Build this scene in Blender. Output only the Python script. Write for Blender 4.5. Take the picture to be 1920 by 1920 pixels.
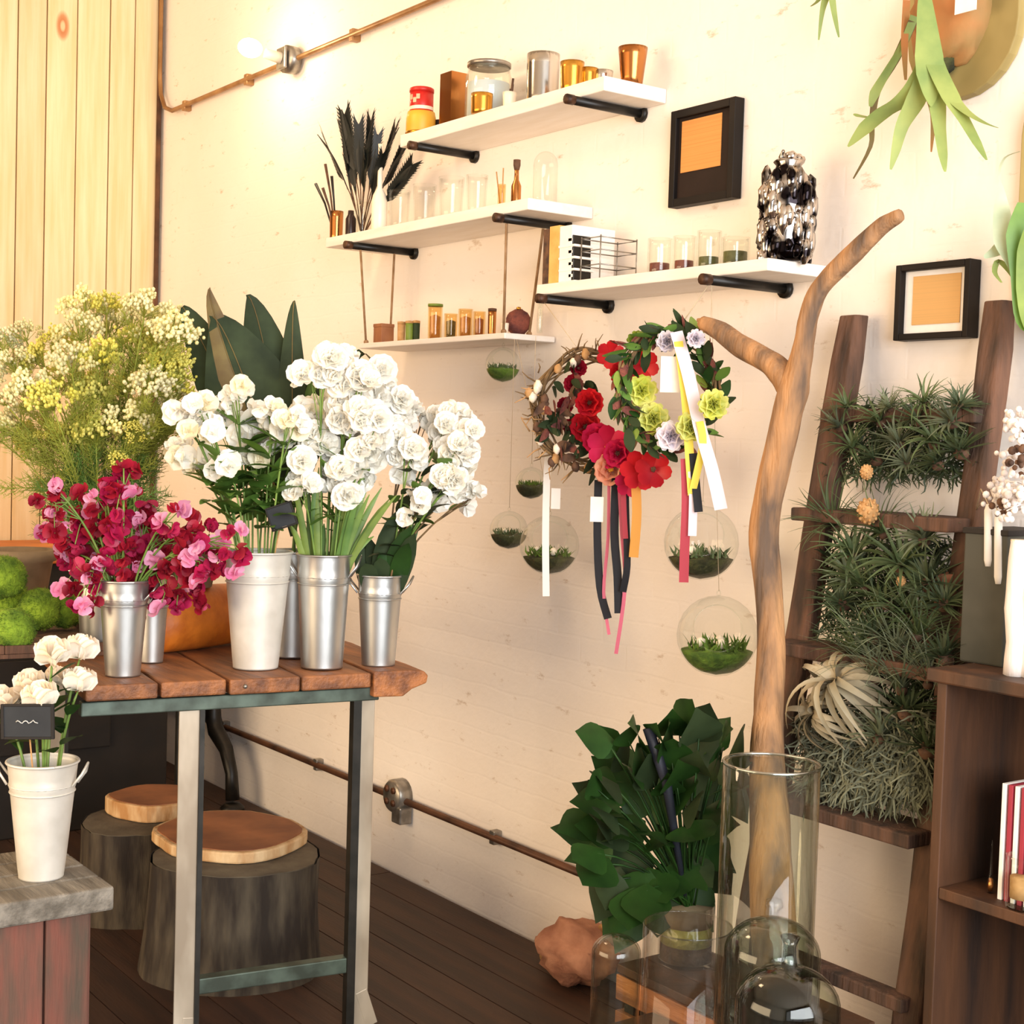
import bpy, math, random
import numpy as np
from mathutils import Vector, Matrix, noise

for o in list(bpy.data.objects): bpy.data.objects.remove(o)
S = bpy.context.scene
COL = S.collection

# ------------------------------------------------------------------ camera
F, YAW, PIT, ROL = 2732.3, 0.94425, 0.04713, 0.03017      # focal length in pixels of a 1920 frame
CAM = np.array([6.738, -2.731, 1.55])
_f = np.array([-math.sin(YAW)*math.cos(PIT), math.cos(YAW)*math.cos(PIT), -math.sin(PIT)])
_r = np.array([math.cos(YAW), math.sin(YAW), 0.]); _u = np.cross(_r, _f)
_c, _s = math.cos(ROL), math.sin(ROL)
_R, _U = _c*_r+_s*_u, -_s*_r+_c*_u
cd = bpy.data.cameras.new('camera'); cam = bpy.data.objects.new('camera', cd); COL.objects.link(cam)
cd.sensor_width = 36; cd.lens = 36*F/1920; cd.clip_start = .05
cam.matrix_world = Matrix(((_R[0], _U[0], -_f[0], CAM[0]), (_R[1], _U[1], -_f[1], CAM[1]), (_R[2], _U[2], -_f[2], CAM[2]), (0, 0, 0, 1)))
S.camera = cam
# ------------------------------------------------------------------ light
S.view_settings.view_transform = 'Standard'; S.view_settings.look = 'None'
S.view_settings.gamma = 1; S.view_settings.use_curve_mapping = False
S.view_settings.exposure = 0.1
wd = bpy.data.worlds.new('world'); S.world = wd; wd.use_nodes = True
wd.node_tree.nodes['Background'].inputs[0].default_value = (.95, .97, 1, 1)
wd.node_tree.nodes['Background'].inputs[1].default_value = 1.0
def area(name, loc, rot, sx, sy, power, col):
    l = bpy.data.lights.new(name, 'AREA'); l.shape = 'RECTANGLE'; l.size = sx; l.size_y = sy; l.energy = power; l.color = col
    o = bpy.data.objects.new(name, l); COL.objects.link(o); o.location = loc; o.rotation_euler = rot; return o
def bulb(name, loc, power, col, r=.04):
    l = bpy.data.lights.new(name, 'POINT'); l.energy = power; l.color = col; l.shadow_soft_size = r
    o = bpy.data.objects.new(name, l); COL.objects.link(o); o.location = loc; return o
area('shopfront_daylight', (9.25, -2.3, 2.1), (math.radians(90), 0, math.radians(90)), 4.2, 2.7, 410, (.94, .965, 1.0))
WARM = (1.0, .70, .43)
bulb('ceiling_bulb_light', (2.6, -1.6, 3.2), 34, WARM, .2)
area('warm_fill_light', (3.0, -6.05, 1.5), (math.radians(90), 0, 0), 5.0, 2.2, 245, (1.0, .75, .47))  # added warm fill for the lower brick wall, no window stands here

# ------------------------------------------------------------------ pixel helpers: a pixel of the photograph and one known coordinate give a point of the room
def ray(x, y): return (x-960)/F*_R + (960-y)/F*_U + _f
def pw(x, y, Y=0.): d = ray(x, y); return CAM + d*((Y-CAM[1])/d[1])
def pf(x, y, Z=0.): d = ray(x, y); return CAM + d*((Z-CAM[2])/d[2])
def px_(x, y, X=0.): d = ray(x, y); return CAM + d*((X-CAM[0])/d[0])
def pd(x, y, D): return CAM + ray(x, y)*D
def pp(x, y, P0, n): d = ray(x, y); n = np.array(n, float); return CAM + d*(((np.array(P0)-CAM)@n)/(d@n))
def depth(p): return float((np.array(p)-CAM)@_f)
def mpp(p): return depth(p)/F

# ------------------------------------------------------------------ mesh builder
def nrm(v): v = np.array(v, float); l = np.linalg.norm(v); return v/l if l > 1e-12 else v
class MB:
    def __init__(s): s.v = []; s.f = []
    def add(s, vs, fs):
        o = len(s.v); s.v += [tuple(map(float, p)) for p in vs]; s.f += [tuple(i+o for i in f) for f in fs]; return s
    def box(s, c, sz, rz=0., ax=None):
        if ax is None: ax = [(math.cos(rz), math.sin(rz), 0), (-math.sin(rz), math.cos(rz), 0), (0, 0, 1)]
        A = [np.array(a)*h/2 for a, h in zip(ax, sz)]; c = np.array(c, float)
        vs = [c+i*A[0]+j*A[1]+k*A[2] for i in (-1, 1) for j in (-1, 1) for k in (-1, 1)]
        return s.add(vs, [(0, 1, 3, 2), (4, 6, 7, 5), (0, 4, 5, 1), (2, 3, 7, 6), (0, 2, 6, 4), (1, 5, 7, 3)])
    def bar(s, a, b, w, h, up=(0, 0, 1)):
        a, b = np.array(a, float), np.array(b, float); d = nrm(b-a); x = nrm(np.cross(d, up)); z = np.cross(x, d)
        return s.box((a+b)/2, (np.linalg.norm(b-a), w, h), ax=[d, x, z])
    def tube(s, pts, rad, n=8, cap=True, jit=0., seed=0):
        P = [np.array(p, float) for p in pts]; m = len(P)
        if not hasattr(rad, '__len__'): rad = [rad]*m
        rg = random.Random(seed)
        T = [nrm(P[min(i+1, m-1)]-P[max(i-1, 0)]) for i in range(m)]
        x = nrm(np.cross(T[0], (0, 0, 1) if abs(T[0][2]) < .9 else (1, 0, 0))); vs = []
        for i in range(m):
            x = nrm(x - T[i]*(x@T[i])); y = np.cross(T[i], x)
            for k in range(n):
                a = 2*math.pi*k/n; r = rad[i]*(1+jit*(rg.random()-.5)*2) if jit else rad[i]
                vs.append(P[i]+r*(math.cos(a)*x+math.sin(a)*y))
        fs = [(i*n+k, i*n+(k+1) % n, (i+1)*n+(k+1) % n, (i+1)*n+k) for i in range(m-1) for k in range(n)]
        if cap: fs += [tuple(range(n-1, -1, -1)), tuple(range((m-1)*n, m*n))]
        return s.add(vs, fs)
    def lathe(s, prof, c=(0, 0, 0), n=20, sq=(1, 1)):
        m = len(prof); vs = [(c[0]+r*math.cos(2*math.pi*k/n)*sq[0], c[1]+r*math.sin(2*math.pi*k/n)*sq[1], c[2]+z) for r, z in prof for k in range(n)]
        fs = [(i*n+k, i*n+(k+1) % n, (i+1)*n+(k+1) % n, (i+1)*n+k) for i in range(m-1) for k in range(n)]
        if prof[0][0] > 1e-6: fs.append(tuple(range(n-1, -1, -1)))
        if prof[-1][0] > 1e-6: fs.append(tuple(range((m-1)*n, m*n)))
        return s.add(vs, fs)
    def blob(s, c, r, nu=12, nv=8, jit=0., fr=3., seed=0):
        if not hasattr(r, '__len__'): r = (r, r, r)
        vs = []; fs = []
        for j in range(nv+1):
            t = math.pi*j/nv
            for i in range(nu):
                a = 2*math.pi*i/nu; d = np.array((math.sin(t)*math.cos(a), math.sin(t)*math.sin(a), math.cos(t)))
                k = 1+jit*noise.noise(Vector(d*fr)+Vector((seed*7.1, seed*3.3, 0))) if jit else 1
                vs.append((c[0]+r[0]*d[0]*k, c[1]+r[1]*d[1]*k, c[2]+r[2]*d[2]*k))
        for j in range(nv):
            for i in range(nu): fs.append((j*nu+i, (j+1)*nu+i, (j+1)*nu+(i+1) % nu, j*nu+(i+1) % nu))
        return s.add(vs, fs)
    def blade(s, pts, wid, side=None, fold=0., up=None):
        """a leaf, petal or ribbon: strip along pts, half widths wid, middle dropped by fold*width"""
        P = [np.array(p, float) for p in pts]; m = len(P)
        if not hasattr(wid, '__len__'): wid = [wid]*m
        vs = []; per = 3 if fold else 2
        for i in range(m):
            t = nrm(P[min(i+1, m-1)]-P[max(i-1, 0)])
            if side is not None: x = nrm(np.array(side, float)-t*(np.array(side, float)@t))
            else: x = nrm(np.cross(t, up if up is not None else (0, 0, 1)))
            nn = np.cross(x, t)
            if fold: vs += [P[i]-x*wid[i]+nn*fold*wid[i], P[i], P[i]+x*wid[i]+nn*fold*wid[i]]
            else: vs += [P[i]-x*wid[i], P[i]+x*wid[i]]
        fs = []
        for i in range(m-1):
            for k in range(per-1): fs.append((i*per+k, i*per+k+1, (i+1)*per+k+1, (i+1)*per+k))
        return s.add(vs, fs)
    def prism(s, poly, d):
        d = np.array(d, float); n = len(poly); A = [np.array(p, float) for p in poly]
        return s.add(A+[p+d for p in A], [tuple(range(n-1, -1, -1)), tuple(range(n, 2*n))]+[(i, (i+1) % n, n+(i+1) % n, n+i) for i in range(n)])

def root_of(o):
    while o.parent: o = o.parent
    return o
def obj(name, mb, mat, parent=None, smooth=False, bevel=0., off=None):
    if parent is not None: off = np.array(root_of(parent).location)
    if off is None: off = np.zeros(3)
    me = bpy.data.meshes.new(name); V = (np.array(mb.v)-off) if mb.v else []
    me.from_pydata([tuple(p) for p in V], [], mb.f); me.update()
    if smooth: me.polygons.foreach_set('use_smooth', [True]*len(me.polygons))
    me.materials.append(mat)
    o = bpy.data.objects.new(name, me); COL.objects.link(o); o.parent = parent
    if parent is None: o.location = off
    if bevel:
        b = o.modifiers.new('bevel', 'BEVEL'); b.width = bevel; b.segments = 2; b.limit_method = 'ANGLE'
    return o
def inst(name, src, parent, loc, rot=(0, 0, 0), sc=1., mat=None):
    """another part that shares src's mesh data (loc in world)"""
    o = bpy.data.objects.new(name, src); COL.objects.link(o); o.parent = parent
    o.location = np.array(loc)-np.array(root_of(parent).location); o.rotation_euler = rot
    o.scale = (sc, sc, sc) if not hasattr(sc, '__len__') else sc
    if mat:
        o.material_slots[0].link = 'OBJECT'; o.material_slots[0].material = mat
    return o
def mesh(name, mb, mat, smooth=True):
    me = bpy.data.meshes.new(name); me.from_pydata(mb.v, [], mb.f); me.update()
    if smooth: me.polygons.foreach_set('use_smooth', [True]*len(me.polygons))
    me.materials.append(mat); return me
def tag(o, label, cat, group=None):
    o['label'] = label; o['category'] = cat
    if group: o['group'] = group
    return o
def thing(name, label, cat, loc, group=None):
    o = bpy.data.objects.new(name, None); COL.objects.link(o); o.empty_display_size = .02
    o.location = tuple(map(float, loc)); return tag(o, label, cat, group)
def single(name, mb, mat, label, cat, group=None, smooth=False, bevel=0.):
    V = np.array(mb.v); off = np.array((*((V.min(0)+V.max(0))/2)[:2], V[:, 2].min()))
    return tag(obj(name, mb, mat, None, smooth, bevel, off), label, cat, group)
def struct(name, mb, mat, smooth=False, bevel=0.):
    o = obj(name, mb, mat, None, smooth, bevel); o['kind'] = 'structure'; return o
def quat_to(d, roll=0.):
    return (Vector(d).to_track_quat('Z', 'Y') @ Matrix.Rotation(roll, 3, 'Z').to_quaternion()).to_euler()

# ------------------------------------------------------------------ materials
def lin(c):
    if isinstance(c, str): c = tuple(int(c[i:i+2], 16)/255 for i in (0, 2, 4))
    return tuple((x/12.92 if x <= .04045 else ((x+.055)/1.055)**2.4) for x in c)+(1.,)
def M(name, col, rough=.6, metal=0., col2=None, ns=12., st=(1, 1, 1), bump=0., bs=None, bst=None, rnd=0., transl=0., emit=0., spec=.5, det=4., lo=.35, hi=.65, coat=0.):
    m = bpy.data.materials.new(name); m.use_nodes = True; nt = m.node_tree; N = nt.nodes; L = nt.links.new
    p = N['Principled BSDF']; p.inputs['Roughness'].default_value = rough; p.inputs['Metallic'].default_value = metal
    p.inputs['Specular IOR Level'].default_value = spec; p.inputs['Base Color'].default_value = lin(col); p.inputs['Coat Weight'].default_value = coat
    tc = N.new('ShaderNodeTexCoord'); out = None
    def noise_(scale, stretch):
        mp = N.new('ShaderNodeMapping'); mp.inputs['Scale'].default_value = stretch; L(tc.outputs['Object'], mp.inputs[0])
        n = N.new('ShaderNodeTexNoise'); n.inputs['Scale'].default_value = scale; n.inputs['Detail'].default_value = det; L(mp.outputs[0], n.inputs['Vector']); return n
    if col2 is not None:
        n = noise_(ns, st); cr = N.new('ShaderNodeValToRGB'); cr.color_ramp.elements[0].position = lo; cr.color_ramp.elements[1].position = hi
        cr.color_ramp.elements[0].color = lin(col); cr.color_ramp.elements[1].color = lin(col2); L(n.outputs['Fac'], cr.inputs[0]); out = cr.outputs[0]
    if rnd:
        oi = N.new('ShaderNodeObjectInfo'); hs = N.new('ShaderNodeHueSaturation'); mr = N.new('ShaderNodeMapRange')
        mr.inputs['To Min'].default_value = 1-rnd; mr.inputs['To Max'].default_value = 1+rnd; L(oi.outputs['Random'], mr.inputs[0]); L(mr.outputs[0], hs.inputs['Value'])
        if out is None: hs.inputs['Color'].default_value = lin(col)
        else: L(out, hs.inputs['Color'])
        out = hs.outputs[0]
    if out is not None: L(out, p.inputs['Base Color'])
    if bump:
        n = noise_(bs or ns*3, bst or st); b = N.new('ShaderNodeBump'); b.inputs['Strength'].default_value = bump; b.inputs['Distance'].default_value = .01
        L(n.outputs['Fac'], b.inputs['Height']); L(b.outputs[0], p.inputs['Normal'])
    if emit:
        p.inputs['Emission Color'].default_value = lin(col); p.inputs['Emission Strength'].default_value = emit
    if transl:
        t = N.new('ShaderNodeBsdfTranslucent'); t.inputs[0].default_value = lin(col)
        if out is not None: L(out, t.inputs[0])
        mx = N.new('ShaderNodeMixShader'); mx.inputs[0].default_value = transl; L(p.outputs[0], mx.inputs[1]); L(t.outputs[0], mx.inputs[2]); L(mx.outputs[0], N['Material Output'].inputs[0])
    return m
def glass(name, tint=(1, 1, 1), gain=1.0, base=.02, rough=.02):
    m = bpy.data.materials.new(name); m.use_nodes = True; nt = m.node_tree; N = nt.nodes; L = nt.links.new
    N.remove(N['Principled BSDF'])
    t = N.new('ShaderNodeBsdfTransparent'); t.inputs[0].default_value = (*tint, 1)
    g = N.new('ShaderNodeBsdfGlossy'); g.inputs['Roughness'].default_value = rough
    fr = N.new('ShaderNodeLayerWeight'); fr.inputs[0].default_value = .5
    pwr = N.new('ShaderNodeMath'); pwr.operation = 'POWER'; pwr.inputs[1].default_value = 3.2; L(fr.outputs['Facing'], pwr.inputs[0])
    ma = N.new('ShaderNodeMath'); ma.operation = 'MULTIPLY_ADD'; ma.inputs[1].default_value = gain; ma.inputs[2].default_value = base; ma.use_clamp = True
    L(pwr.outputs[0], ma.inputs[0]); mx = N.new('ShaderNodeMixShader'); L(ma.outputs[0], mx.inputs[0]); L(t.outputs[0], mx.inputs[1]); L(g.outputs[0], mx.inputs[2]); L(mx.outputs[0], N['Material Output'].inputs[0])
    return m
def wall_paint():
    m = M('painted_brick', 'f2e6da', .75, col2='f4ebe2', ns=1.4, det=6)
    nt = m.node_tree; N = nt.nodes; L = nt.links.new; p = N['Principled BSDF']; tc = [n for n in N if n.type == 'TEX_COORD'][0]
    sp = N.new('ShaderNodeSeparateXYZ'); cb = N.new('ShaderNodeCombineXYZ'); L(tc.outputs['Object'], sp.inputs[0]); L(sp.outputs[0], cb.inputs[0]); L(sp.outputs[2], cb.inputs[1])
    wn = N.new('ShaderNodeTexNoise'); wn.inputs['Scale'].default_value = 6; L(tc.outputs['Object'], wn.inputs['Vector'])
    mxv = N.new('ShaderNodeMix'); mxv.data_type = 'RGBA'; mxv.blend_type = 'LINEAR_LIGHT'; mxv.inputs[0].default_value = .012; L(cb.outputs[0], mxv.inputs[6]); L(wn.outputs['Color'], mxv.inputs[7])
    bt = N.new('ShaderNodeTexBrick'); bt.inputs['Scale'].default_value = 1; bt.inputs['Brick Width'].default_value = .215; bt.inputs['Row Height'].default_value = .075
    bt.inputs['Mortar Size'].default_value = .006; bt.inputs['Mortar Smooth'].default_value = .8; bt.inputs['Color1'].default_value = (1, 1, 1, 1); bt.inputs['Color2'].default_value = (.85, .85, .85, 1); bt.inputs['Mortar'].default_value = (.45, .45, .45, 1)
    L(mxv.outputs[2], bt.inputs['Vector'])
    n2 = N.new('ShaderNodeTexNoise'); n2.inputs['Scale'].default_value = 28; n2.inputs['Detail'].default_value = 8; L(tc.outputs['Object'], n2.inputs['Vector'])
    ad = N.new('ShaderNodeMix'); ad.data_type = 'RGBA'; ad.inputs[0].default_value = .75; L(bt.outputs[0], ad.inputs[6]); L(n2.outputs['Fac'], ad.inputs[7])
    b = N.new('ShaderNodeBump'); b.inputs['Strength'].default_value = .2; b.inputs['Distance'].default_value = .012; L(ad.outputs[2], b.inputs['Height']); L(b.outputs[0], p.inputs['Normal'])
    # small chips and stains in the paint
    n3 = N.new('ShaderNodeTexNoise'); n3.inputs['Scale'].default_value = 9; n3.inputs['Detail'].default_value = 9; n3.inputs['Roughness'].default_value = .7
    mp = N.new('ShaderNodeMapping'); mp.inputs['Scale'].default_value = (1, 1, 2.6); L(tc.outputs['Object'], mp.inputs[0]); L(mp.outputs[0], n3.inputs['Vector'])
    cr = N.new('ShaderNodeValToRGB'); cr.color_ramp.elements[0].position = .6; cr.color_ramp.elements[1].position = .74; L(n3.outputs['Fac'], cr.inputs[0])
    mc = N.new('ShaderNodeMix'); mc.data_type = 'RGBA'; old = p.inputs['Base Color'].links[0].from_socket; L(cr.outputs[0], mc.inputs[0]); L(old, mc.inputs[6]); mc.inputs[7].default_value = lin('b99c7c'); L(mc.outputs[2], p.inputs['Base Color'])
    return m
def pine():
    m = M('pine_plank', 'e6d0a8', .6, col2='dcbf8c', ns=3.2, st=(1, 9, .55), rnd=.06, bump=.08, bs=30, bst=(1, 6, .3))
    nt = m.node_tree; N = nt.nodes; L = nt.links.new; p = N['Principled BSDF']; tc = [n for n in N if n.type == 'TEX_COORD'][0]
    mp = N.new('ShaderNodeMapping'); mp.inputs['Scale'].default_value = (0, 3.3, 1.55); L(tc.outputs['Object'], mp.inputs[0])
    vo = N.new('ShaderNodeTexVoronoi'); vo.inputs['Scale'].default_value = 1; L(mp.outputs[0], vo.inputs['Vector'])
    cr = N.new('ShaderNodeValToRGB'); e = cr.color_ramp.elements; e[0].position = 0; e[0].color = (.35, .35, .35, 1); e[1].position = .12; e[1].color = (0, 0, 0, 1)
    for q, v in ((.045, .25), (.06, .9), (.085, .75)): k = e.new(q); k.color = (v, v, v, 1)
    L(vo.outputs['Distance'], cr.inputs[0])
    mc = N.new('ShaderNodeMix'); mc.data_type = 'RGBA'; old = p.inputs['Base Color'].links[0].from_socket; L(cr.outputs[0], mc.inputs[0]); L(old, mc.inputs[6]); mc.inputs[7].default_value = lin('b5662a'); L(mc.outputs[2], p.inputs['Base Color'])
    return m
m_wall = wall_paint(); m_pine = pine()
m_floor = M('floor_board', '432a1b', .65, col2='301e14', ns=2.5, st=(.7, 7, 1), rnd=.12, bump=.15, bs=20, bst=(.6, 8, 1))
m_plain = M('plaster', 'd8c8b4', .8, col2='ccbba6', ns=2)
m_ceil = M('ceiling_paint', 'd9cdbd', .85, col2='cfc2b0', ns=2)
m_gap = M('gap_shadow_board', '4a2f1a', .9, col2='38240f', ns=6)
m_white = M('white_paint_wood', 'f3ece4', .5, col2='ece3d8', ns=5, st=(1, 6, 6), bump=.05, bs=25)
m_black = M('black_iron', '15130f', .42, .3, col2='221d18', ns=30)
m_ironred = M('rusty_pipe_end', '5a3a26', .5, .5, col2='2c1d15', ns=40)
m_conduit = M('metal_conduit', 'b48a5c', .4, .55, col2='8b633c', ns=8)
m_conduit2 = M('dark_conduit', '6b4630', .5, .4, col2='3f291d', ns=8)
m_steelbox = M('galvanised_box', 'a8a39b', .35, .8, col2='807a72', ns=25)
m_zinc = M('galvanised_zinc', 'd6d6d2', .36, .93, col2='b5b6b3', ns=7, st=(1, 1, .5), bump=.03, bs=40)
m_zincw = M('white_washed_zinc', 'e6e1d6', .5, .35, col2='cfc9bc', ns=9)
m_tabwood = M('table_wood', 'a5683a', .6, col2='6e4328', ns=3.5, st=(1.2, 8, 8), rnd=.22, bump=.4, bs=16, bst=(1, 7, 7))
m_bark = M('bark', '2a2119', .95, col2='5b503f', ns=13, st=(1.6, 1.6, .35), bump=1., bs=16, bst=(1.6, 1.6, .3), lo=.4, hi=.75)
m_stumptop = M('old_stump_top', '6e6350', .85, col2='4c4234', ns=9, bump=.3)
m_endgrain = M('end_grain', 'b58253', .7, col2='95623a', ns=14, bump=.2)
m_slabtop = M('slab_face', 'a8693f', .65, col2='7d4a2c', ns=6, bump=.1)
m_slabside = M('slab_bark_side', 'd9b98c', .7, col2='b07f4b', ns=20, st=(1, 1, .4), bump=.3)
m_angle = M('painted_angle_iron', 'cdbfa9', .45, .25, col2='9d8d78', ns=7, st=(1, 1, .4))
m_greeniron = M('green_grey_iron', '5d6a5e', .5, .4, col2='3f463c', ns=15)
m_darkiron = M('dark_iron', '24221c', .5, .4, col2='34302a', ns=18)
m_grey = M('weathered_grey_wood', '8d8578', .8, col2='5e574c', ns=4, st=(1, 7, 7), bump=.4, bs=22, bst=(1, 6, 6))
m_barn = M('red_barn_wood', '7c4a3c', .85, col2='55473a', ns=5, st=(4, 4, .8), rnd=.15, bump=.35, bs=20, bst=(5, 5, .6))
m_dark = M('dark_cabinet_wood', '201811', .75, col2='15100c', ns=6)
m_counter = M('counter_wood', 'd27c2e', .5, col2='ab5a20', ns=4, st=(7, 1, 7))
m_drift = M('driftwood', 'b58558', .85, col2='5e4b3c', ns=6, st=(3, 3, .8), bump=.8, bs=16, bst=(4, 4, .6), lo=.38, hi=.66)
m_rail = M('ladder_wood', '6b4b39', .88, col2='3d2e24', ns=5, st=(5, 5, .8), bump=.6, bs=16, bst=(5, 5, .6))
m_book = M('bookcase_wood', '5c3920', .6, col2='2a1c14', ns=3, st=(4, 4, .7), bump=.2, lo=.3, hi=.7)
m_bookd = M('bookcase_back', '3a2a1f', .7, col2='241a14', ns=3, st=(4, 4, .7))
m_glass = glass('clear_glass', (.985, .992, .985), .5, .02)
m_glassg = glass('green_tinted_glass', (.965, .982, .968), .5, .03)
m_rimglass = glass('ground_glass_rim', (.85, .9, .86), .5, .35, .15)
m_glassk = glass('thick_vase_glass', (.915, .94, .905), .75, .03)
m_glassy = glass('amber_glass', (.96, .86, .66), .5, .03)
m_frame = M('black_frame', '120d0b', .55, col2='1a120d', ns=10, spec=.25)
m_mat = M('white_mount', 'f6f1ea', .8, col2='efe8df', ns=20)
m_matd = M('dark_mount', '2a1c16', .7, col2='221711', ns=9, spec=.25)
m_copper = M('copper', 'c98d55', .22, .95, col2='a0622f', ns=5, st=(1, 1, .2))
m_silver = M('silver', 'd8d3cc', .18, .97, col2='b8b2a8', ns=6, st=(1, 1, .2))
m_goldcup = M('gold_cup', 'd9a548', .25, .9, col2='b9812f', ns=6)
m_red = M('red_tin', 'c9251c', .4, col2='b31a14', ns=8)
m_yellow = M('yellow_tin', 'e8b63c', .45, col2='d9a02e', ns=8)
m_brownbox = M('brown_box', 'a06a44', .7, col2='8a5635', ns=14)
m_cream = M('cream_ceramic', 'f3e6d0', .35, col2='ecdcc2', ns=9)
m_olive = M('olive_filling', '6d6a3e', .9, col2='4b4a2b', ns=30, bump=.5)
m_reddry = M('dried_red_filling', '8a4a3a', .9, col2='5e3330', ns=40, bump=.6)
m_moss = M('moss', '5f7a25', .95, col2='3c5418', ns=30, bump=.8, bs=80, rnd=.12)
m_mossb = M('bright_moss', '86a52c', .95, col2='4c6a18', ns=22, bump=.9, bs=90, rnd=.15)
m_mossd = M('dark_moss', '4a4a25', .95, col2='2c2d17', ns=30, bump=.8, bs=80)
def leafm(name, a, b, tr=.25, rough=.5, ns=10, rnd=.12): return M(name, a, rough, col2=b, ns=ns, transl=tr, rnd=rnd)
m_leafd = M('dark_leaf', '39472b', .62, col2='222f19', ns=10, transl=.12, rnd=.12, spec=.25)
m_leafm = leafm('mid_leaf', '739843', '4d722b', .25)
m_leafy = M('ivy_leaf', '2d4f1c', .5, col2='182f11', ns=10, transl=.18, rnd=.15, spec=.35)
m_leafl = leafm('light_leaf', '9cb04a', '6f8a34', .35)
m_stem = leafm('green_stem', '7f9a45', '5c7a30', .1)
m_dill = leafm('dill_flower', 'f2ec86', 'dcd65a', .35)
m_dillc = leafm('pale_dill_flower', 'fbf6d2', 'ece6a0', .35)  # cream tone; on the top umbels it paints in the lamp's brightness
m_dillg = leafm('dill_frond', 'b4bb4e', '8a9838', .3)
m_wfl = leafm('white_petal', 'fffdf6', 'fcf7ea', .22, .6, rnd=.03)
m_cfl = leafm('cream_petal', 'fff8e4', 'f6ecc8', .25, .6, rnd=.03)
m_rose = leafm('ivory_rose_petal', 'fff8ea', 'feecd0', .22, .55, rnd=.03)
m_peach = leafm('peach_petal', 'e8935a', 'd9763c', .3, .55)
m_mag = leafm('magenta_petal', 'c02358', '9c1440', .3, .5)
m_mag2 = leafm('crimson_petal', 'b01c34', '86122c', .3, .5)
m_pink = leafm('pale_pink_petal', 'f3b9d3', 'd96a9f', .3, .5)
m_redfl = leafm('red_petal', 'd8262c', 'b5152c', .2, .5)
m_hot = leafm('hot_pink_petal', 'd42a5c', 'c01c46', .2, .5)
m_salmon = leafm('salmon_petal', 'eda183', 'e8c39a', .2, .5)
m_lime = leafm('lime_petal', 'f4f4a4', 'e2e868', .3, .5)
m_lilac = leafm('lilac_petal', 'f6f1f4', 'eae0ea', .3, .5)
m_air = leafm('air_plant_leaf', '7f8768', '5a624a', .2, .6, rnd=.25)
m_airg = leafm('green_air_plant_leaf', '657549', '465632', .2, .6, rnd=.25)
m_airp = leafm('pale_air_plant_leaf', 'c8b99a', '9f967c', .2, .6)
m_aird = leafm('dark_air_plant_leaf', '4c5a3a', '333f28', .15, .6)
m_span = leafm('spanish_moss_strand', '8a8b72', '5e614b', .1, .8)
m_fern = leafm('staghorn_frond', 'a3b062', '7d9450', .15, .6, rnd=.05)
m_fernd = leafm('old_staghorn_frond', '7a6b3a', '5d4a26', .15, .6)
m_fernp = leafm('pale_staghorn_frond', 'c9d2b2', 'a3b592', .25, .6)
m_shield = M('brown_shield_frond', 'b0703c', .75, col2='857a48', ns=5, bump=.3)
m_plaque = M('plaque_wood', 'b3a169', .6, col2='8f7c48', ns=3, st=(1, 6, .8))
m_twig = M('vine_twig', '8a6a40', .85, col2='5a452c', ns=30)
m_cone = M('seed_pod', '6f4d35', .8, col2='3f2b20', ns=40)
def flat(name, c, rough=.7, sheen=0): return M(name, c, rough, col2=c, ns=5, transl=.2)
m_ribw, m_ribb, m_ribp, m_ribo, m_riby, m_ribl, m_ribr = flat('white_ribbon', 'fbf6ee'), flat('black_ribbon', '14131a'), flat('pink_ribbon', 'd46a80'), flat('orange_ribbon', 'e3a24a'), flat('yellow_ribbon', 'f0dc58'), flat('lilac_ribbon', 'ece0ea'), flat('crimson_ribbon', 'b03a48')
m_cord = M('cord', '9c7a58', .9, col2='86643f', ns=40)
m_thread = M('thread', 'cbb79a', .9, col2='b9a384', ns=40)
m_slate = M('chalk_board', '1d2024', .7, col2='2a2d30', ns=12)
m_chalk = M('chalk', 'cfcfca', .9, col2='b0b0aa', ns=30)
m_cork = M('cork', 'c79a66', .9, col2='a87b49', ns=40)
m_greypot = M('grey_brown_pot', '8f7d63', .85, col2='6e5d47', ns=10, bump=.2)
m_log = M('orange_log', 'd0741f', .55, col2='b25c14', ns=4, st=(1, 5, 5), bump=.15)
m_rock = M('pinkish_stone', 'b98468', .85, col2='8c5b45', ns=12, bump=.7)
m_soil = M('layered_soil', '5b4a3a', .95, col2='3a2f24', ns=40, bump=.5)
m_straw = M('straw_moss_layer', 'b3ae62', .95, col2='8c8a45', ns=30, bump=.5)
m_feather = leafm('black_feather', '1b211d', '0f120f', .05, .45)
m_birch = M('white_birch', 'efe6e0', .7, col2='c9bdb6', ns=6, st=(6, 6, 1), lo=.4, hi=.8, bump=.2)
m_merc = M('mercury_glass', 'cfc8c2', .12, 1., col2='1e1a1c', ns=16, det=2, lo=.44, hi=.56)
m_paperb = M('kraft_card', 'd7a768', .8, col2='caa065', ns=60, st=(.02, 1, 12), lo=.5, hi=.75)
m_papero = M('orange_card', 'd9944e', .8, col2='c08040', ns=60, st=(.02, 1, 12), lo=.5, hi=.75)
m_glow = M('lit_bulb', 'fff0cc', .3, emit=14)
m_stripe = M('striped_paper', 'f4efe8', .6, col2='f0e9e0', ns=4)

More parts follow.
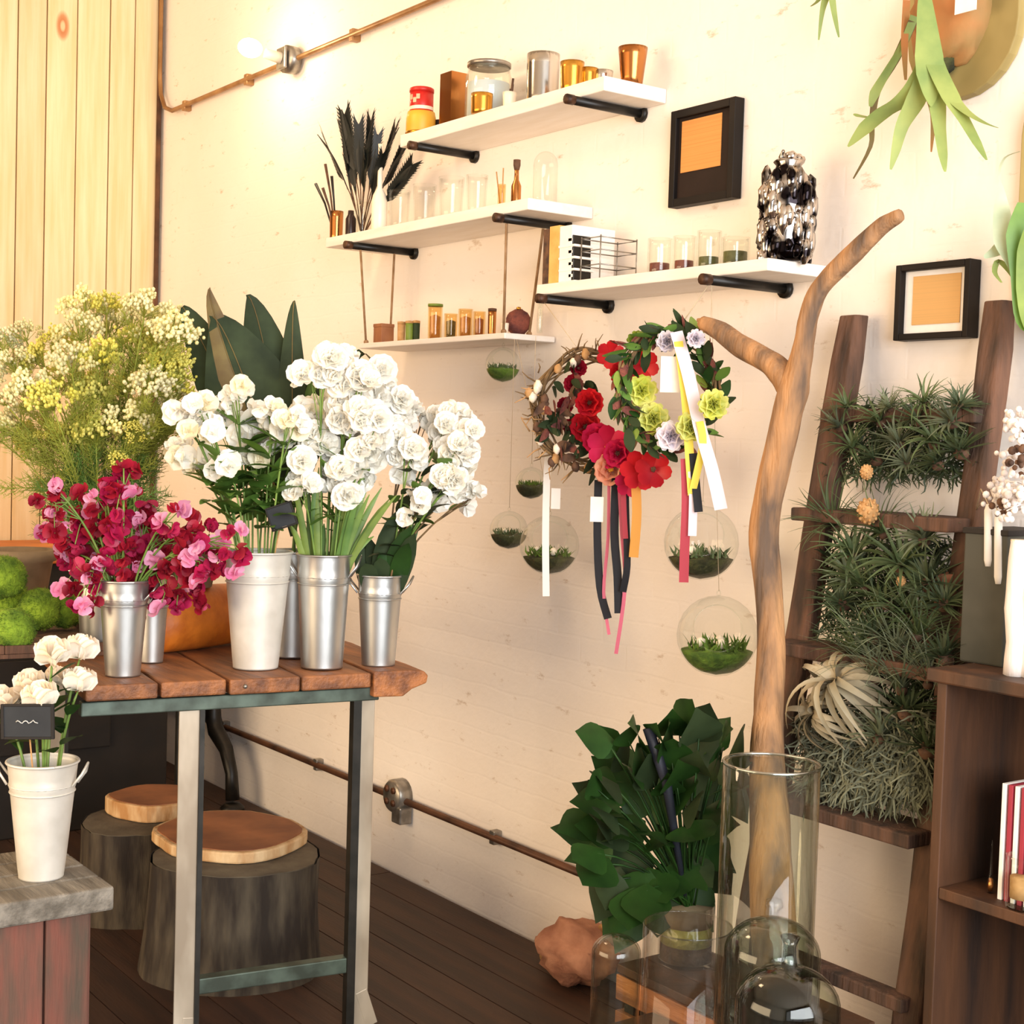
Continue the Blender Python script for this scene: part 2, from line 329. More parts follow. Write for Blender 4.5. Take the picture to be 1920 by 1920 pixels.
# ================================================================== the setting
ZC = 4.2; XW = 9.4; YB = -6.2
w = struct('wall_right', MB().box((XW/2-.1, .1, ZC/2-.05), (XW+.4, .2, ZC+.1)), m_wall)
fl = struct('floor', MB().box((XW/2, YB/2, -.06), (XW, -YB, .08)), m_gap)
rg = random.Random(3); y = -.02; k = 0
bme = {}
while y > -3.3:                                           # floor boards that the photo shows run along the brick wall
    L_ = 2.3
    for j in range(3):
        q = MB().box((0, 0, 0), (L_-.006, .126, .024)); 
        if 'fb' not in bme: bme['fb'] = mesh('floor_board', q, m_floor, False)
        x0 = j*L_+L_/2-.6*(k % 3)*.5+.02
        inst('board', bme['fb'], fl, (x0, y-.065, -.012))
    y -= .13; k += 1
struct('ceiling', MB().box((XW/2, YB/2, ZC+.06), (XW, -YB, .12)), m_ceil)
struct('wall_back', MB().box((XW/2, YB-.1, ZC/2-.06), (XW, .2, ZC+.12)), m_plain)
sf = MB(); sf.box((XW+.02, YB/2, .12), (.16, -YB, .24)); sf.box((XW+.02, YB/2, 3.85), (.16, -YB, .7))
for yy in (-.12, -2.0, -4.0, YB+.12): sf.box((XW+.02, yy, 1.9), (.16, .24 if yy in (-.12, YB+.12) else .09, 3.4))
struct('wall_front', sf, m_dark)
wl = struct('wall_left', MB().box((-.1, YB/2, ZC/2-.06), (.2, -YB, ZC+.12)), m_gap)
rg = random.Random(8); y = -.006; i = 0
for wd_ in [.135, .12, .155, .14, .13, .15, .145, .14, .15, .14, .14, .14]:
    obj('plank', MB().box((.0, y-wd_/2, 2.6), (.035+.006*rg.random(), wd_-.005, 3.2)), m_pine, wl, bevel=.003); y -= wd_
obj('baseboard_panel', MB().box((-.005, -1.2, .5), (.03, 2.4, 1.0)), m_dark, wl)
struct('corner_gap_shadow_1', MB().tube([(.03, -.022, 1.0), (.032, -.022, 2.0), (.03, -.022, ZC)], .012, 6), m_conduit2)  # dark rod drawn for the shadow line and brown gap in the corner

# ================================================================== conduits and the wall lamp
zt = 3.05
pts = [(.055, -.03, ZC-.01), (.055, -.03, 3.24), (.07, -.03, 3.15), (.12, -.03, 3.08), (.21, -.03, zt), (.6, -.03, zt), (1.4, -.03, zt), (2.6, -.03, zt), (4.6, -.03, zt)]
t = thing('wall_conduit', 'thin metal conduit climbing the brick wall beside the lit bulb', 'pipe', (1.4, -.03, zt))
obj('pipe', MB().tube(pts, .0105, 8), m_conduit, t, True)
for X in (.35, 1.0, 1.9, 2.7): obj('strap', MB().box((X, -.018, zt), (.03, .036, .045)), m_conduit, t, bevel=.003)
t = thing('wall_lamp', 'bare glowing light bulb on a wall socket above the flowers', 'lamp', (1.416, -.01, zt))
obj('junction_box', MB().lathe([(0, -.02), (.052, -.02), (.055, 0), (.055, .03), (0, .032)], (0, 0, 0), 16), m_steelbox, t, True)
jb = t.children[0]; jb.location = (0, -.02, 0); jb.rotation_euler = (math.radians(90), 0, 0); jb.data.transform(Matrix.Translation(Vector((1.416, -.01, zt))))
obj('cover_plate', MB().box((1.416, -.075, zt), (.075, .012, .085)), m_steelbox, t, bevel=.004)
sk = obj('socket', MB().tube([(1.416, -.08, zt), (1.41, -.12, zt+.005), (1.405, -.145, zt+.01)], [.024, .021, .02], 12), m_cream, t, True)
bp = np.array((1.40, -.205, zt+.02)); q = MB().blob((0, 0, 0), (.037, .05, .037), 16, 12); q.v = [tuple(np.array(p)+bp) for p in q.v]
obj('bulb', q, m_glow, t, True)
bulb('wall_bulb_light', tuple(bp+np.array((0, -.065, 0))), 9, (1, .8, .52), .045)
zl = .276
t = thing('low_conduit', 'dark conduit running along the foot of the brick wall', 'pipe', (2, -.025, zl))
obj('pipe', MB().tube([(.1, -.025, zl), (1.2, -.025, zl), (2.4, -.025, zl), (3.9, -.025, zl)], .0125, 8), m_conduit2, t, True)
for X in (.9, 1.75, 2.95): obj('strap', MB().box((X, -.016, zl), (.028, .032, .045)), m_steelbox, t, bevel=.003)
t = thing('junction_box', 'round steel outlet box on the low conduit', 'outlet', (2.36, -.03, zl-.06))
q = MB().lathe([(0, 0), (.06, 0), (.06, .045), (.052, .055), (0, .055)], (0, 0, 0), 18); q.v = [(2.36+a, -c-.001, zl+.01+b) for a, b, c in q.v]
obj('box', q, m_steelbox, t, True)
for dx, dz in ((-.022, .025), (.022, .025), (-.022, -.02), (.022, -.02)): obj('knockout', MB().tube([(2.36+dx, -.055, zl+.01+dz), (2.36+dx, -.063, zl+.01+dz)], .012, 8), m_conduit2, t, True)
obj('lower_plate', MB().box((2.395, -.03, zl-.05), (.06, .05, .06)), m_steelbox, t, bevel=.005)

# ================================================================== shelves
def bracket(t, X, z, y1, r=.0125):
    b = obj('bracket', MB().tube([(X, -.002, z), (X, y1, z)], r, 10), m_black, t, True)
    obj('end_cap', MB().tube([(X, y1+.012, z), (X, y1-.014, z)], r*1.12, 10), m_ironred, b, True)
    obj('wall_flange', MB().tube([(X, -.001, z), (X, -.012, z)], r*1.9, 12), m_black, b, True)
def shelf(name, label, x0, x1, zb, th, dp, brs):
    t = thing(name, label, 'shelf', ((x0+x1)/2, 0, zb), 'white wall shelves')
    obj('board', MB().box(((x0+x1)/2, -dp/2, zb+th/2), (x1-x0, dp-.002, th)), m_white, t, bevel=.003)
    for X, y1 in brs: bracket(t, X, zb-.0135, y1)
    return t
Z1, Z2, Z3, Z4 = 2.508, 2.222, 1.974, 1.862
T = .04
shelf('wall_shelf', 'topmost white shelf on black rods, carrying tins and metal cups', 2.585, 3.64, Z1, T, .225, [(2.70, -.245), (3.54, -.262)])
shelf('wall_shelf', 'middle white shelf on black rods, carrying the black feathers and clear glass', 2.12, 3.33, Z2, .034, .24, [(2.337, -.268), (3.21, -.258)])
shelf('wall_shelf', 'right white shelf on black rods, carrying books and the silver vase', 3.375, 4.285, Z3, .03, .235, [(3.421, -.25), (4.124, -.28)])
t = thing('hanging_shelf', 'small lowest white shelf hung on cords under the middle shelf', 'shelf', (2.74, 0, Z4))
obj('board', MB().box((2.735, -.1, Z4+.009), (.87, .19, .018)), m_white, t, bevel=.003)
for X, y0 in ((2.345, -.225), (2.345, -.09), (3.205, -.225), (3.205, -.09)):
    x1 = 2.33 if X < 3 else 3.15
    y1 = max(y0, -.185)
    obj('cord', MB().tube([(X, y0, Z2-.026), (x1, y1, Z4+.015)], .0045, 6), m_cord, t, True)
    obj('knot', MB().blob((x1, y1, Z4+.022), .009, 8, 6), m_cord, t, True)

# ------------------------------------------------------------------ things on the shelves
def vessel(name, label, cat, pxc, yb, yt, wt, wb, Y, z, mat, n=20, th=.004, group=None, prof=None, fill=None, fillh=.4, lip=0., smooth=True, sq=None):
    """an open vessel; pixel centre, base and rim rows and widths give its place and size"""
    p = pw(pxc, yb, Y); s = mpp(p); h = (yb-yt)*s; rt, rb = wt*s/2, wb*s/2
    c = (p[0], Y, z); t = thing(name, label, cat, c, group)
    if prof is None: P = [(rb*.9, 0), (rb, .003)]+[(rb+(rt-rb)*k/5, h*k/5) for k in range(1, 6)]
    else: P = [(r*rt, zz*h) for r, zz in prof]
    if lip: P += [(P[-1][0]+lip, h), (P[-1][0]+lip, h+.004)]
    inn = [(max(r-th, .001), max(zz, th)) for r, zz in P[::-1]]
    obj('body', MB().lathe(P+inn+[(0, th)], c, n), mat, t, smooth)
    if fill: obj('filling', MB().lathe([(0, th+.001), (max(rb-th*1.6, .003), th+.001), (max((rb+(rt-rb)*fillh)-th*1.6, .003), h*fillh), (rt*.3, h*fillh*1.06), (0, h*fillh*1.1)], c, 14), fill, t, True)
    return t, c, h, rt
ZA = Z1+T
# topmost shelf
p = pw(789, 245, -.17); s = mpp(p); c = (p[0], -.17, ZA)
t = thing('yellow_tin', 'round yellow tin under the red tin on the top shelf', 'tin', c)
obj('can', MB().lathe([(.0, 0), (.047, 0), (.049, .004), (.049, .055), (.045, .075), (0, .076)], c, 18), m_yellow, t, True)
obj('rim', MB().lathe([(.0495, .002), (.051, .004), (.051, .008), (.0495, .01)], c, 18), m_goldcup, t, True)
t = thing('red_tin', 'small red tin standing on the yellow tin', 'tin', (c[0], c[1], ZA+.0765))
obj('can', MB().lathe([(0, 0), (.037, 0), (.039, .003), (.039, .062), (0, .064)], t.location, 18), m_red, t, True)
obj('lid', MB().lathe([(0, .064), (.0405, .062), (.0405, .074), (.036, .077), (0, .077)], t.location, 18), m_red, t, True)
obj('label_band', MB().lathe([(.0395, .004), (.0397, .005), (.0397, .014), (.0395, .015)], t.location, 18), m_cream, t, True)
for a in (-1.9, -1.5, -1.2): obj('printed_mark', MB().box((t.location[0]+.0395*math.cos(a+.35), t.location[1]+.0395*math.sin(a+.35), t.location[2]+.037+.006*math.sin(a*9)), (.003, .012, .016), a+.35), m_salmon, t)
vessel('dark_jar', 'small dark jar between the red tin and copper box', 'jar', 824, 228, 198, 17, 14, -.12, ZA, m_dark, 12)
p = pw(850, 222, -.13); s = mpp(p); hh = 106*s; ww = 36*s; c = (p[0], -.13, ZA)
t = thing('copper_box_vase', 'tall square copper box vase with open top on the top shelf', 'vase', c)
for dx, dy, a, b in ((-1, 0, .004, 1), (1, 0, .004, 1), (0, -1, 1, .004), (0, 1, 1, .004)):
    obj('side_panel', MB().box((c[0]+dx*ww/2, c[1]+dy*ww/2, ZA+hh/2), (a if a < 1 else ww+.004, b if b < 1 else ww-.004, hh)), m_copper, t)
obj('base', MB().box((c[0], c[1], ZA+.004), (ww, ww, .008)), m_copper, t)
p = pw(915, 205, -.12); s = mpp(p); c = (p[0], -.12, ZA); r = 44*s; h = 102*s
t = thing('glass_jar', 'large pale glass jar behind the gold tin on the top shelf', 'jar', c)
obj('body', MB().lathe([(r*.9, 0), (r, .006), (r, h*.8), (r*.92, h*.9), (r*.9, h), (r*.86, h), (r*.88, h*.9), (r*.96, h*.8), (r*.96, .01), (0, .01)], c, 24), m_glassg, t, True)
obj('lid', MB().lathe([(0, h), (r*.94, h), (r*.94, h+.012), (0, h+.016)], c, 24), m_steelbox, t, True)
obj('paper_filling', MB().lathe([(0, .012), (r*.9, .012), (r*.9, h*.7), (0, h*.74)], c, 18), M('pale_blue_paper', 'd6dce0', .8, col2='c8d0d6', ns=12), t, True)
p = pw(904, 212, -.205); 
vessel('gold_tin', 'little gold tin in front of the large glass jar', 'tin', 903, 208, 170, 42, 40, -.2, ZA, m_goldcup, 16, fill=m_yellow, fillh=.9)
t_, c, h, rt = vessel('cream_cup', 'small cream cup with dark sticks on the top shelf', 'cup', 955, 190, 152, 26, 22, -.15, ZA, m_cream, 14)
for k, (dx, ln) in enumerate(((.012, .1), (.006, .085), (-.006, .075))):
    single('dark_stick', MB().tube([(c[0], c[1]+.004*k, ZA+.008), (c[0]+dx*1.6, c[1]-.002+.006*k, ZA+ln)], [.003, .004], 6), m_cone, 'thin dark stick leaning in the cream cup', 'stick', 'sticks in the cream cup', True)
vessel('silver_vase', 'tall straight silver cylinder vase on the top shelf', 'vase', 1017, 176, 78, 62, 60, -.12, ZA, m_silver, 24)
vessel('gold_bowl', 'low wide gold cup beside the silver cylinder vase', 'cup', 1072, 158, 102, 46, 40, -.17, ZA, m_goldcup, 20)
vessel('gold_cup', 'low gold cup touching the silver tumbler', 'cup', 1103, 146, 98, 38, 34, -.12, ZA, m_goldcup, 20)
vessel('silver_tumbler', 'small silver tumbler with dark rim on the top shelf', 'cup', 1130, 138, 92, 40, 30, -.08, ZA, m_silver, 20)
vessel('copper_cup', 'tapered copper cup at the near end of the top shelf', 'cup', 1185, 147, 78, 56, 40, -.1, ZA, m_copper, 20)
# middle shelf
ZB = Z2+.034
t_, c, h, rt = vessel('copper_tube', 'narrow copper tube holding brushes on the middle shelf', 'pot', 630, 448, 392, 26, 24, -.17, ZB, m_copper, 14)
for k, (tx, ty) in enumerate(((592, 345), (610, 308), (622, 330), (605, 352))):
    e = pw(tx, ty, -.17-.02*k); single('brush', MB().tube([(c[0]+.003*k-.005, c[1], ZB+.01), tuple((np.array((c[0], c[1], ZB+.05))*.45+e*.55)), tuple(e)], [.003, .004, .006], 6), m_cone if k % 2 else m_black, 'thin dark brush standing in the copper tube', 'brush', 'brushes in the copper tube', True)
vessel('dark_bottle', 'small dark bottle beside the copper tube', 'bottle', 657, 445, 393, 20, 20, -.17, ZB, M('dark_bottle', '2a1716', .3, col2='1d100f', ns=9), 14, prof=[(.95, 0), (1, .05), (1, .7), (.6, .85), (.55, 1)])
t_, c, h, rt = vessel('slim_glass_vase', 'slim glass vase holding the black feathers', 'vase', 679, 443, 372, 28, 24, -.14, ZB, m_glassg, 16)
rg = random.Random(5)
feather = MB(); n_ = 9
ctr = [(0, 0, .0), (0, .0, .06), (.004, 0, .12), (.012, 0, .18), (.026, 0, .235)]
feather.blade(ctr, [.002, .008, .012, .010, .002], side=(0, 1, 0), fold=.25); feather.tube(ctr, .0016, 5)
for k in range(34):
    tt = .04+.185*k/34; 
    for sg in (-1, 1): feather.blade([(0.012*tt/.2, 0, tt), (.01, sg*.014, tt+.03), (.012, sg*(.016+.012*((k*7) % 5)/5), tt+.05)], [.0032, .003, .0004], up=(1, 0, 0))
fm = mesh('feather', feather, m_feather)
tips = [(612, 258), (628, 236), (650, 225), (672, 240), (690, 232), (708, 262), (735, 245), (752, 275), (775, 312), (742, 345), (655, 285), (690, 290), (720, 300), (640, 300), (765, 330)]
for k, (a, b) in enumerate(tips):
    e = pw(a, b, -.14+rg.uniform(-.07, .05)); b0 = np.array((c[0]+rg.uniform(-.008, .008), c[1]+rg.uniform(-.008, .008), ZB+.012)); d = e-b0; L_ = np.linalg.norm(d)
    ft = thing('feather', 'black feather in the spray of the slim glass vase', 'feather', b0, 'black feathers in the slim vase')
    mid = b0+d*.35+np.array((0, 0, .02))
    obj('quill', MB().tube([b0, mid, b0+d*.5+np.array((0, 0, .012))], [.0022, .002, .0018], 5), m_cone, ft, True)
    inst('vane', fm, ft, b0+d*.42+np.array((0, 0, .014)), quat_to(d, rg.uniform(0, 6)), max(.5, L_*.6/.235))
p = pw(710, 430, -.2); 
vessel('white_bottle', 'tall white bottle with a long thin neck on the middle shelf', 'bottle', 710, 434, 272, 30, 30, -.19, ZB, m_cream, 16, prof=[(.9, 0), (1, .02), (1, .34), (.8, .42), (.33, .5), (.3, .97), (.36, 1)])
for k, (a, yb_, yt_, wt) in enumerate(((748, 424, 352, 40), (795, 416, 342, 44), (845, 408, 330, 48), (893, 398, 325, 40))):
    vessel('glass_tumbler', ['clear glass tumbler nearest the white bottle', 'second clear glass tumbler from the white bottle', 'third clear glass tumbler from the white bottle', 'clear glass tumbler nearest the amber sticks'][k], 'glass', a, yb_, yt_, wt, wt*.85, -.15, ZB, m_glass, 22, group='clear tumblers on the middle shelf', lip=.001)
t_, c, h, rt = vessel('amber_glass', 'slender amber glass holding thin sticks on the middle shelf', 'glass', 940, 388, 335, 16, 14, -.13, ZB, m_glassy, 14)
for k, e in enumerate(((931, 322), (944, 315))):
    e = pw(*e, -.14); single('reed_stick', MB().tube([(c[0]-.003+.006*k, c[1], ZB+.008), tuple(e)], .0022, 5), m_cork, 'thin tan reed stick in the amber glass', 'stick', 'reeds in the amber glass', True)
t_, c, h, rt = vessel('brown_bottle', 'slim tan bottle with a dark brown stopper', 'bottle', 967, 385, 300, 19, 19, -.12, ZB, m_copper, 16, prof=[(.95, 0), (1, .03), (1, .55), (.5, .68), (.45, .8), (.45, 1)])
obj('stopper', MB().lathe([(0, h*.9), (.008, h*.9), (.011, h*1.0), (.011, h*1.12), (0, h*1.13)], c, 12), m_cone, t_, True)
p = pw(1021, 385, -.1); s = mpp(p); r = 23*s; h = 104*s; c = (p[0], -.1, ZB)
t = thing('bell_jar', 'clear domed bell jar at the near end of the middle shelf', 'bell jar', c)
dome = [(r, .006)]+[(r, h*.75*k/4) for k in range(1, 5)]+[(r*math.cos(a), h*.75+h*.25*math.sin(a)) for a in [k*math.pi/16 for k in range(1, 9)]]
obj('dome', MB().lathe([(r*1.04, .006)]+dome, c, 24), m_glassy if False else m_glassg, t, True)
obj('base', MB().lathe([(0, 0), (r*1.12, 0), (r*1.12, .006), (0, .0065)], c, 24), m_cork, t, True)
# right shelf
ZD = Z3+.03
def book(pxa, pxb, ytop, label, mat, Y0=-.205, Y1=-.05):
    a, b = pw(pxa, 535, Y0), pw(pxb, 535, Y0); x0, x1 = a[0], b[0]; h = (537-ytop)*mpp(a)
    t = thing('book', label, 'book', ((x0+x1)/2, (Y0+Y1)/2, ZD), 'books on the right shelf')
    xm = (x0+x1)/2; w_ = x1-x0-.001
    obj('spine', MB().box((xm, Y0+.002, ZD+h/2), (w_, .004, h)), mat, t, bevel=.001)
    for sg in (-1, 1): obj('cover', MB().box((xm+sg*(w_/2-.0015), (Y0+Y1)/2+.002, ZD+h/2), (.003, Y1-Y0-.004, h)), mat, t)
    obj('pages', MB().box((xm, (Y0+Y1)/2, ZD+h/2), (max(w_-.006, .002), Y1-Y0-.012, h-.008)), m_mat, t)
book(1016, 1027, 432, 'thin dark brown book at the far end of the right shelf', m_cone)
book(1027.5, 1046, 428, 'orange spined book between the brown and white books', M('orange_cloth', 'eab468', .7, col2='dca356', ns=30))
book(1046.5, 1070, 430, 'thick white book beside the black and white boxes', m_mat)
for k in range(4):
    y_ = 525-25*k; p = pw(1096, y_, -.14); s = mpp(p)
    t = thing('slide_box', ['lowest black and white box of the stack of four by the books', 'second black and white box from the bottom of the stack of four', 'third black and white box from the bottom of the stack of four', 'topmost black and white box of the stack of four by the books'][k], 'box', (p[0], -.14, ZD+k*.0335), 'stacked black and white boxes')
    obj('sleeve', MB().box((p[0]+.003, -.172, ZD+k*.0335+.0035), (.074, .07, .0065)), m_mat, t, bevel=.001)
    obj('front', MB().box((p[0]-.002, -.172, ZD+k*.0335+.0200), (.062, .064, .0262)), m_black, t, bevel=.002)
    obj('label_strip', MB().box((p[0]+.018, -.2046, ZD+k*.0335+.02), (.018, .0008, .008)), m_mat, t)
p = pw(1143, 520, -.12); t = thing('wire_rack', 'small wire rack beside the stack of black and white boxes', 'rack', (p[0], -.12, ZD)); q = MB()
for zz in (.004, .045, .085, .12):
    a = .042; r_ = [(p[0]-a, -.19, ZD+zz), (p[0]+a, -.19, ZD+zz), (p[0]+a, -.06, ZD+zz), (p[0]-a, -.06, ZD+zz), (p[0]-a, -.19, ZD+zz)]
    obj('ring', MB().tube(r_, .0018, 5), m_steelbox, t, True)
for dx in (-.042, .042):
    for yy in (-.19, -.06): obj('upright', MB().tube([(p[0]+dx, yy, ZD), (p[0]+dx, yy, ZD+.125)], .002, 5), m_steelbox, t, True)
obj('tray', MB().box((p[0], -.125, ZD+.006), (.08, .125, .003)), m_cream, t)
for k, (a, yb_, yt_, wt, fm_, lab) in enumerate(((1236, 512, 440, 46, m_reddry, 'glass jar of dried red buds furthest from the silver vase'), (1282, 508, 437, 44, m_reddry, 'glass jar of dried red buds next to the olive moss jar'), (1328, 504, 428, 46, m_olive, 'tall glass jar with an olive moss mound'), (1378, 498, 440, 54, m_olive, 'wide glass jar with dark moss beside the silver vase'))):
    vessel('glass_jar', lab, 'jar', a, yb_, yt_, wt, wt, -.13, ZD, m_glassg, 22, fill=fm_, fillh=.36 if k < 3 else .55, group='glass jars on the right shelf')
p = pw(1472, 492, -.14); s = mpp(p); c = (p[0], -.14, ZD); h = 200*s; r = 47*s
t = thing('silver_vase', 'tall ornate mercury silver vase at the end of the right shelf', 'vase', c)
pr = [(r*.8, 0), (r*.95, .01), (r, h*.1), (r*.93, h*.22), (r, h*.32), (r*.92, h*.42), (r*1.0, h*.5), (r*.97, h*.66), (r*.8, h*.8), (r*.55, h*.86), (r*.5, h*.9), (r*.62, h*.93), (r*.55, h*.95), (0, h*.95)]
obj('body', MB().lathe(pr, c, 26), m_merc, t, True)
for k in range(11):
    a = 2*math.pi*k/11
    q = MB()
    for zz in (.06, .16, .27, .38, .5, .62, .73):
        zz += .03*math.sin(k*5.1+zz*20); a2 = a+.25*math.sin(k*3.7+zz*31); sz = .009+.006*abs(math.sin(k*2.3+zz*17)); rk = r*(.96 if zz < .62 else .85)
        q.blob((c[0]+rk*math.cos(a2), c[1]+rk*math.sin(a2), c[2]+h*zz), (sz, sz, sz*(1+1.6*abs(math.cos(k+zz*9)))), 8, 6, .3, 2, k)
    obj('relief_beads', q, m_merc, t, True)
for a, dz in ((-.6, .97), (.7, .955), (2.4, .96)): obj('top_ornament', MB().blob((c[0]+r*.38*math.cos(a), c[1]+r*.38*math.sin(a), c[2]+h*dz), (.016, .014, .014), 8, 6, .3, 3, int(a*3)), m_merc, t, True)
obj('knob', MB().tube([(c[0]-.01, c[1], c[2]+h*.94), (c[0]-.025, c[1], c[2]+h*1.0), (c[0]-.01, c[1]-.01, c[2]+h*1.04)], [.008, .009, .004], 7), m_merc, t, True)
# hanging shelf
ZE = Z4+.018
p = pw(719, 640, -.13); s = mpp(p)
t = thing('brown_box', 'small brown box at the far end of the hanging shelf', 'box', (p[0], -.13, ZE)); obj('carton', MB().box((p[0], -.13, ZE+.029), (30*s, .05, .058)), m_brownbox, t, bevel=.002); obj('lid', MB().box((p[0], -.13, ZE+.063), (31*s, .053, .012)), m_brownbox, t, bevel=.002)
def jar(pxc, yb_, yt_, wd_, Y, label, mat, fill=None, lid=None):
    t_, c, h, rt = vessel('small_jar', label, 'jar', pxc, yb_, yt_, wd_, wd_*.92, Y, ZE, mat, 16, fill=fill, fillh=.7, group='jars on the hanging shelf')
    if lid: obj('lid', MB().lathe([(0, h), (rt*1.03, h), (rt*1.03, h+.008), (0, h+.01)], c, 16), lid, t_, True)
jar(752, 638, 604, 15, -.14, 'tiny tan jar next to the brown box', m_cork, None, m_cork)
jar(767, 637, 602, 15, -.13, 'small olive jar beside the tiny tan jar', m_leafl, None, m_cork)
jar(780, 636, 600, 14, -.11, 'small dark green jar on the hanging shelf', m_leafd, None, m_cork)
jar(815, 633, 570, 28, -.13, 'tall amber jar nearest the green jars', m_glassy, m_cork, m_leafl)
jar(845, 630, 582, 26, -.12, 'second amber jar on the hanging shelf', m_glassy, m_olive)
jar(872, 628, 574, 28, -.13, 'third amber jar on the hanging shelf', m_glassy, m_cork)
jar(898, 627, 578, 24, -.11, 'fourth amber jar on the hanging shelf', m_glassy, m_brownbox)
jar(922, 624, 575, 16, -.1, 'narrow brown jar next to the red ball ornament', m_copper, None, m_cone)
p = pw(972, 598, -.11); s = mpp(p)
t = thing('ball_ornament', 'round reddish brown ball ornament at the near end of the hanging shelf', 'ornament', (p[0], -.11, ZE)); obj('ball', MB().blob((p[0], -.11, ZE+24*s), 24*s, 18, 12, .12, 4), m_reddry, t, True); obj('cap', MB().lathe([(0, 47*s), (.008, 47*s), (.007, 52*s), (0, 53*s)], (p[0], -.11, ZE), 10), m_goldcup, t, True)
vessel('white_votive', 'tiny white votive cup before the ball ornament', 'cup', 946, 624, 604, 16, 13, -.165, ZE, m_cream, 12)
vessel('thin_vial', 'thin clear vial at the near end of the hanging shelf', 'vial', 1012, 618, 562, 11, 11, -.12, ZE, m_glassg, 12)

# ================================================================== picture frames
def picture(label, P, mountm, cardm, card, fw=.024, dp=.035):
    """P = left, right, bottom, top on the wall"""
    x0, x1, z0, z1 = P; xm, zm = (x0+x1)/2, (z0+z1)/2
    t = thing('picture_frame', label, 'picture', (xm, 0, z0), 'framed cards on the brick wall')
    for sg in (-1, 1):
        obj('frame_side', MB().box((xm+sg*((x1-x0)/2-fw/2), -dp/2, zm), (fw, dp-.002, z1-z0)), m_frame, t, bevel=.002)
        obj('frame_rail', MB().box((xm, -dp/2, zm+sg*((z1-z0)/2-fw/2)), (x1-x0-2*fw, dp-.002, fw)), m_frame, t, bevel=.002)
    obj('mount', MB().box((xm, -.012, zm), (x1-x0-2*fw, .02, z1-z0-2*fw)), mountm, t)
    a, b, cz, d = card
    cc = obj('card', MB().box((xm+a, -.0235, zm+cz), (b, .002, d)), cardm, t)
    return t
def wrect(lx, ty, rx, by, Y=-.034):
    a = pw(lx, ty, Y); b = pw(rx, by, Y); return a, b
a, b = pw(1260, 208, -.033), pw(1252, 388, -.033); c_ = pw(1378, 182, -.033); d_ = pw(1375, 372, -.033)
x0, x1 = (a[0]+b[0])/2, (c_[0]+d_[0])/2; z1, z0 = (a[2]+c_[2])/2, (b[2]+d_[2])/2
picture('black picture frame with dark mount and square orange card', (x0, x1, z0, z1), m_matd, m_papero, (-.012, (x1-x0)*.62, .03, (z1-z0)*.53), .022, .036)
a, b = pw(1684, 497, -.033), pw(1678, 638, -.033); c_ = pw(1823, 486, -.033); d_ = pw(1818, 634, -.033)
x0, x1 = (a[0]+b[0])/2, (c_[0]+d_[0])/2; z1, z0 = (a[2]+c_[2])/2, (b[2]+d_[2])/2
picture('black picture frame with white mount and pale kraft card', (x0, x1, z0, z1), m_mat, m_paperb, (.002, (x1-x0)*.64, .004, (z1-z0)*.64), .015, .042)

# ================================================================== plank table
ZT = .95
A0, B0 = pf(158, 1287, ZT), pf(801, 1256, ZT)
ev = nrm(B0-A0); lv = np.array((-ev[1], ev[0], 0.)); LT = 1.95; th = .038
tb = thing('plank_table', 'rough plank work table on iron legs carrying the flower pails', 'table', (*(A0+B0+lv*LT)[:2]/2, 0))
cuts = [158, 300, 428, 565, 700]
us = [float((pf(x_, 1287-(x_-158)*.05, ZT)-A0)@ev) for x_ in cuts]+[float((B0-A0)@ev)]
rg = random.Random(4)
for i in range(4):
    u0, u1 = us[i]+.004, us[i+1]-.004
    c = A0+ev*(u0+u1)/2+lv*(LT/2+rg.uniform(0, .012)); c[2] = ZT-th/2-rg.uniform(0, .004)
    obj('plank', MB().box(c, (LT, u1-u0, th), ax=[lv, ev, (0, 0, 1)]), m_tabwood, tb, bevel=.005)
# live edge plank nearest the wall
u0, u1 = us[4]+.002, us[5]; q = MB(); poly = []
prof = [(u0, 0), (u1-.05, .0), (u1-.012, -.004), (u1, -.016), (u1-.004, -.036), (u1-.045, -.05), (u1-.07, -.068), (u0, -.066)]
rows = []
for j in range(15):
    tt = j/14; wob = .012*math.sin(tt*9)+.008*math.sin(tt*23+1)
    base = A0+lv*(LT*tt+(.006 if j == 0 else 0)); rows.append([base+ev*(u+(wob if u > u0+.02 else 0))+np.array((0, 0, zz)) for u, zz in prof])
m_ = len(prof); q.add([p for r_ in rows for p in r_], [(i*m_+k, (i+1)*m_+k, (i+1)*m_+(k+1) % m_, i*m_+(k+1) % m_) for i in range(14) for k in range(m_)]+[tuple(range(m_)), tuple(range(15*m_-1, 14*m_-1, -1))])
obj('live_edge_plank', q, m_tabwood, tb, bevel=.004)
u_leg = [float((pp(x_, 1400, A0, lv)-A0)@ev) for x_ in (374, 692)]
zr = ZT-th-.02
def TP(u, l, z): p = A0+ev*u+lv*l; return np.array((p[0], p[1], z))
for l in (.05, LT-.12): obj('end_rail', MB().bar(TP(.0, l, zr-.004), TP(us[5]-.12, l, zr-.004), .035, .034), m_greeniron, tb, bevel=.003)
for u in u_leg: obj('side_rail', MB().bar(TP(u, .08, zr-.012), TP(u, LT-.12, zr-.012), .04, .04), m_darkiron, tb, bevel=.003)
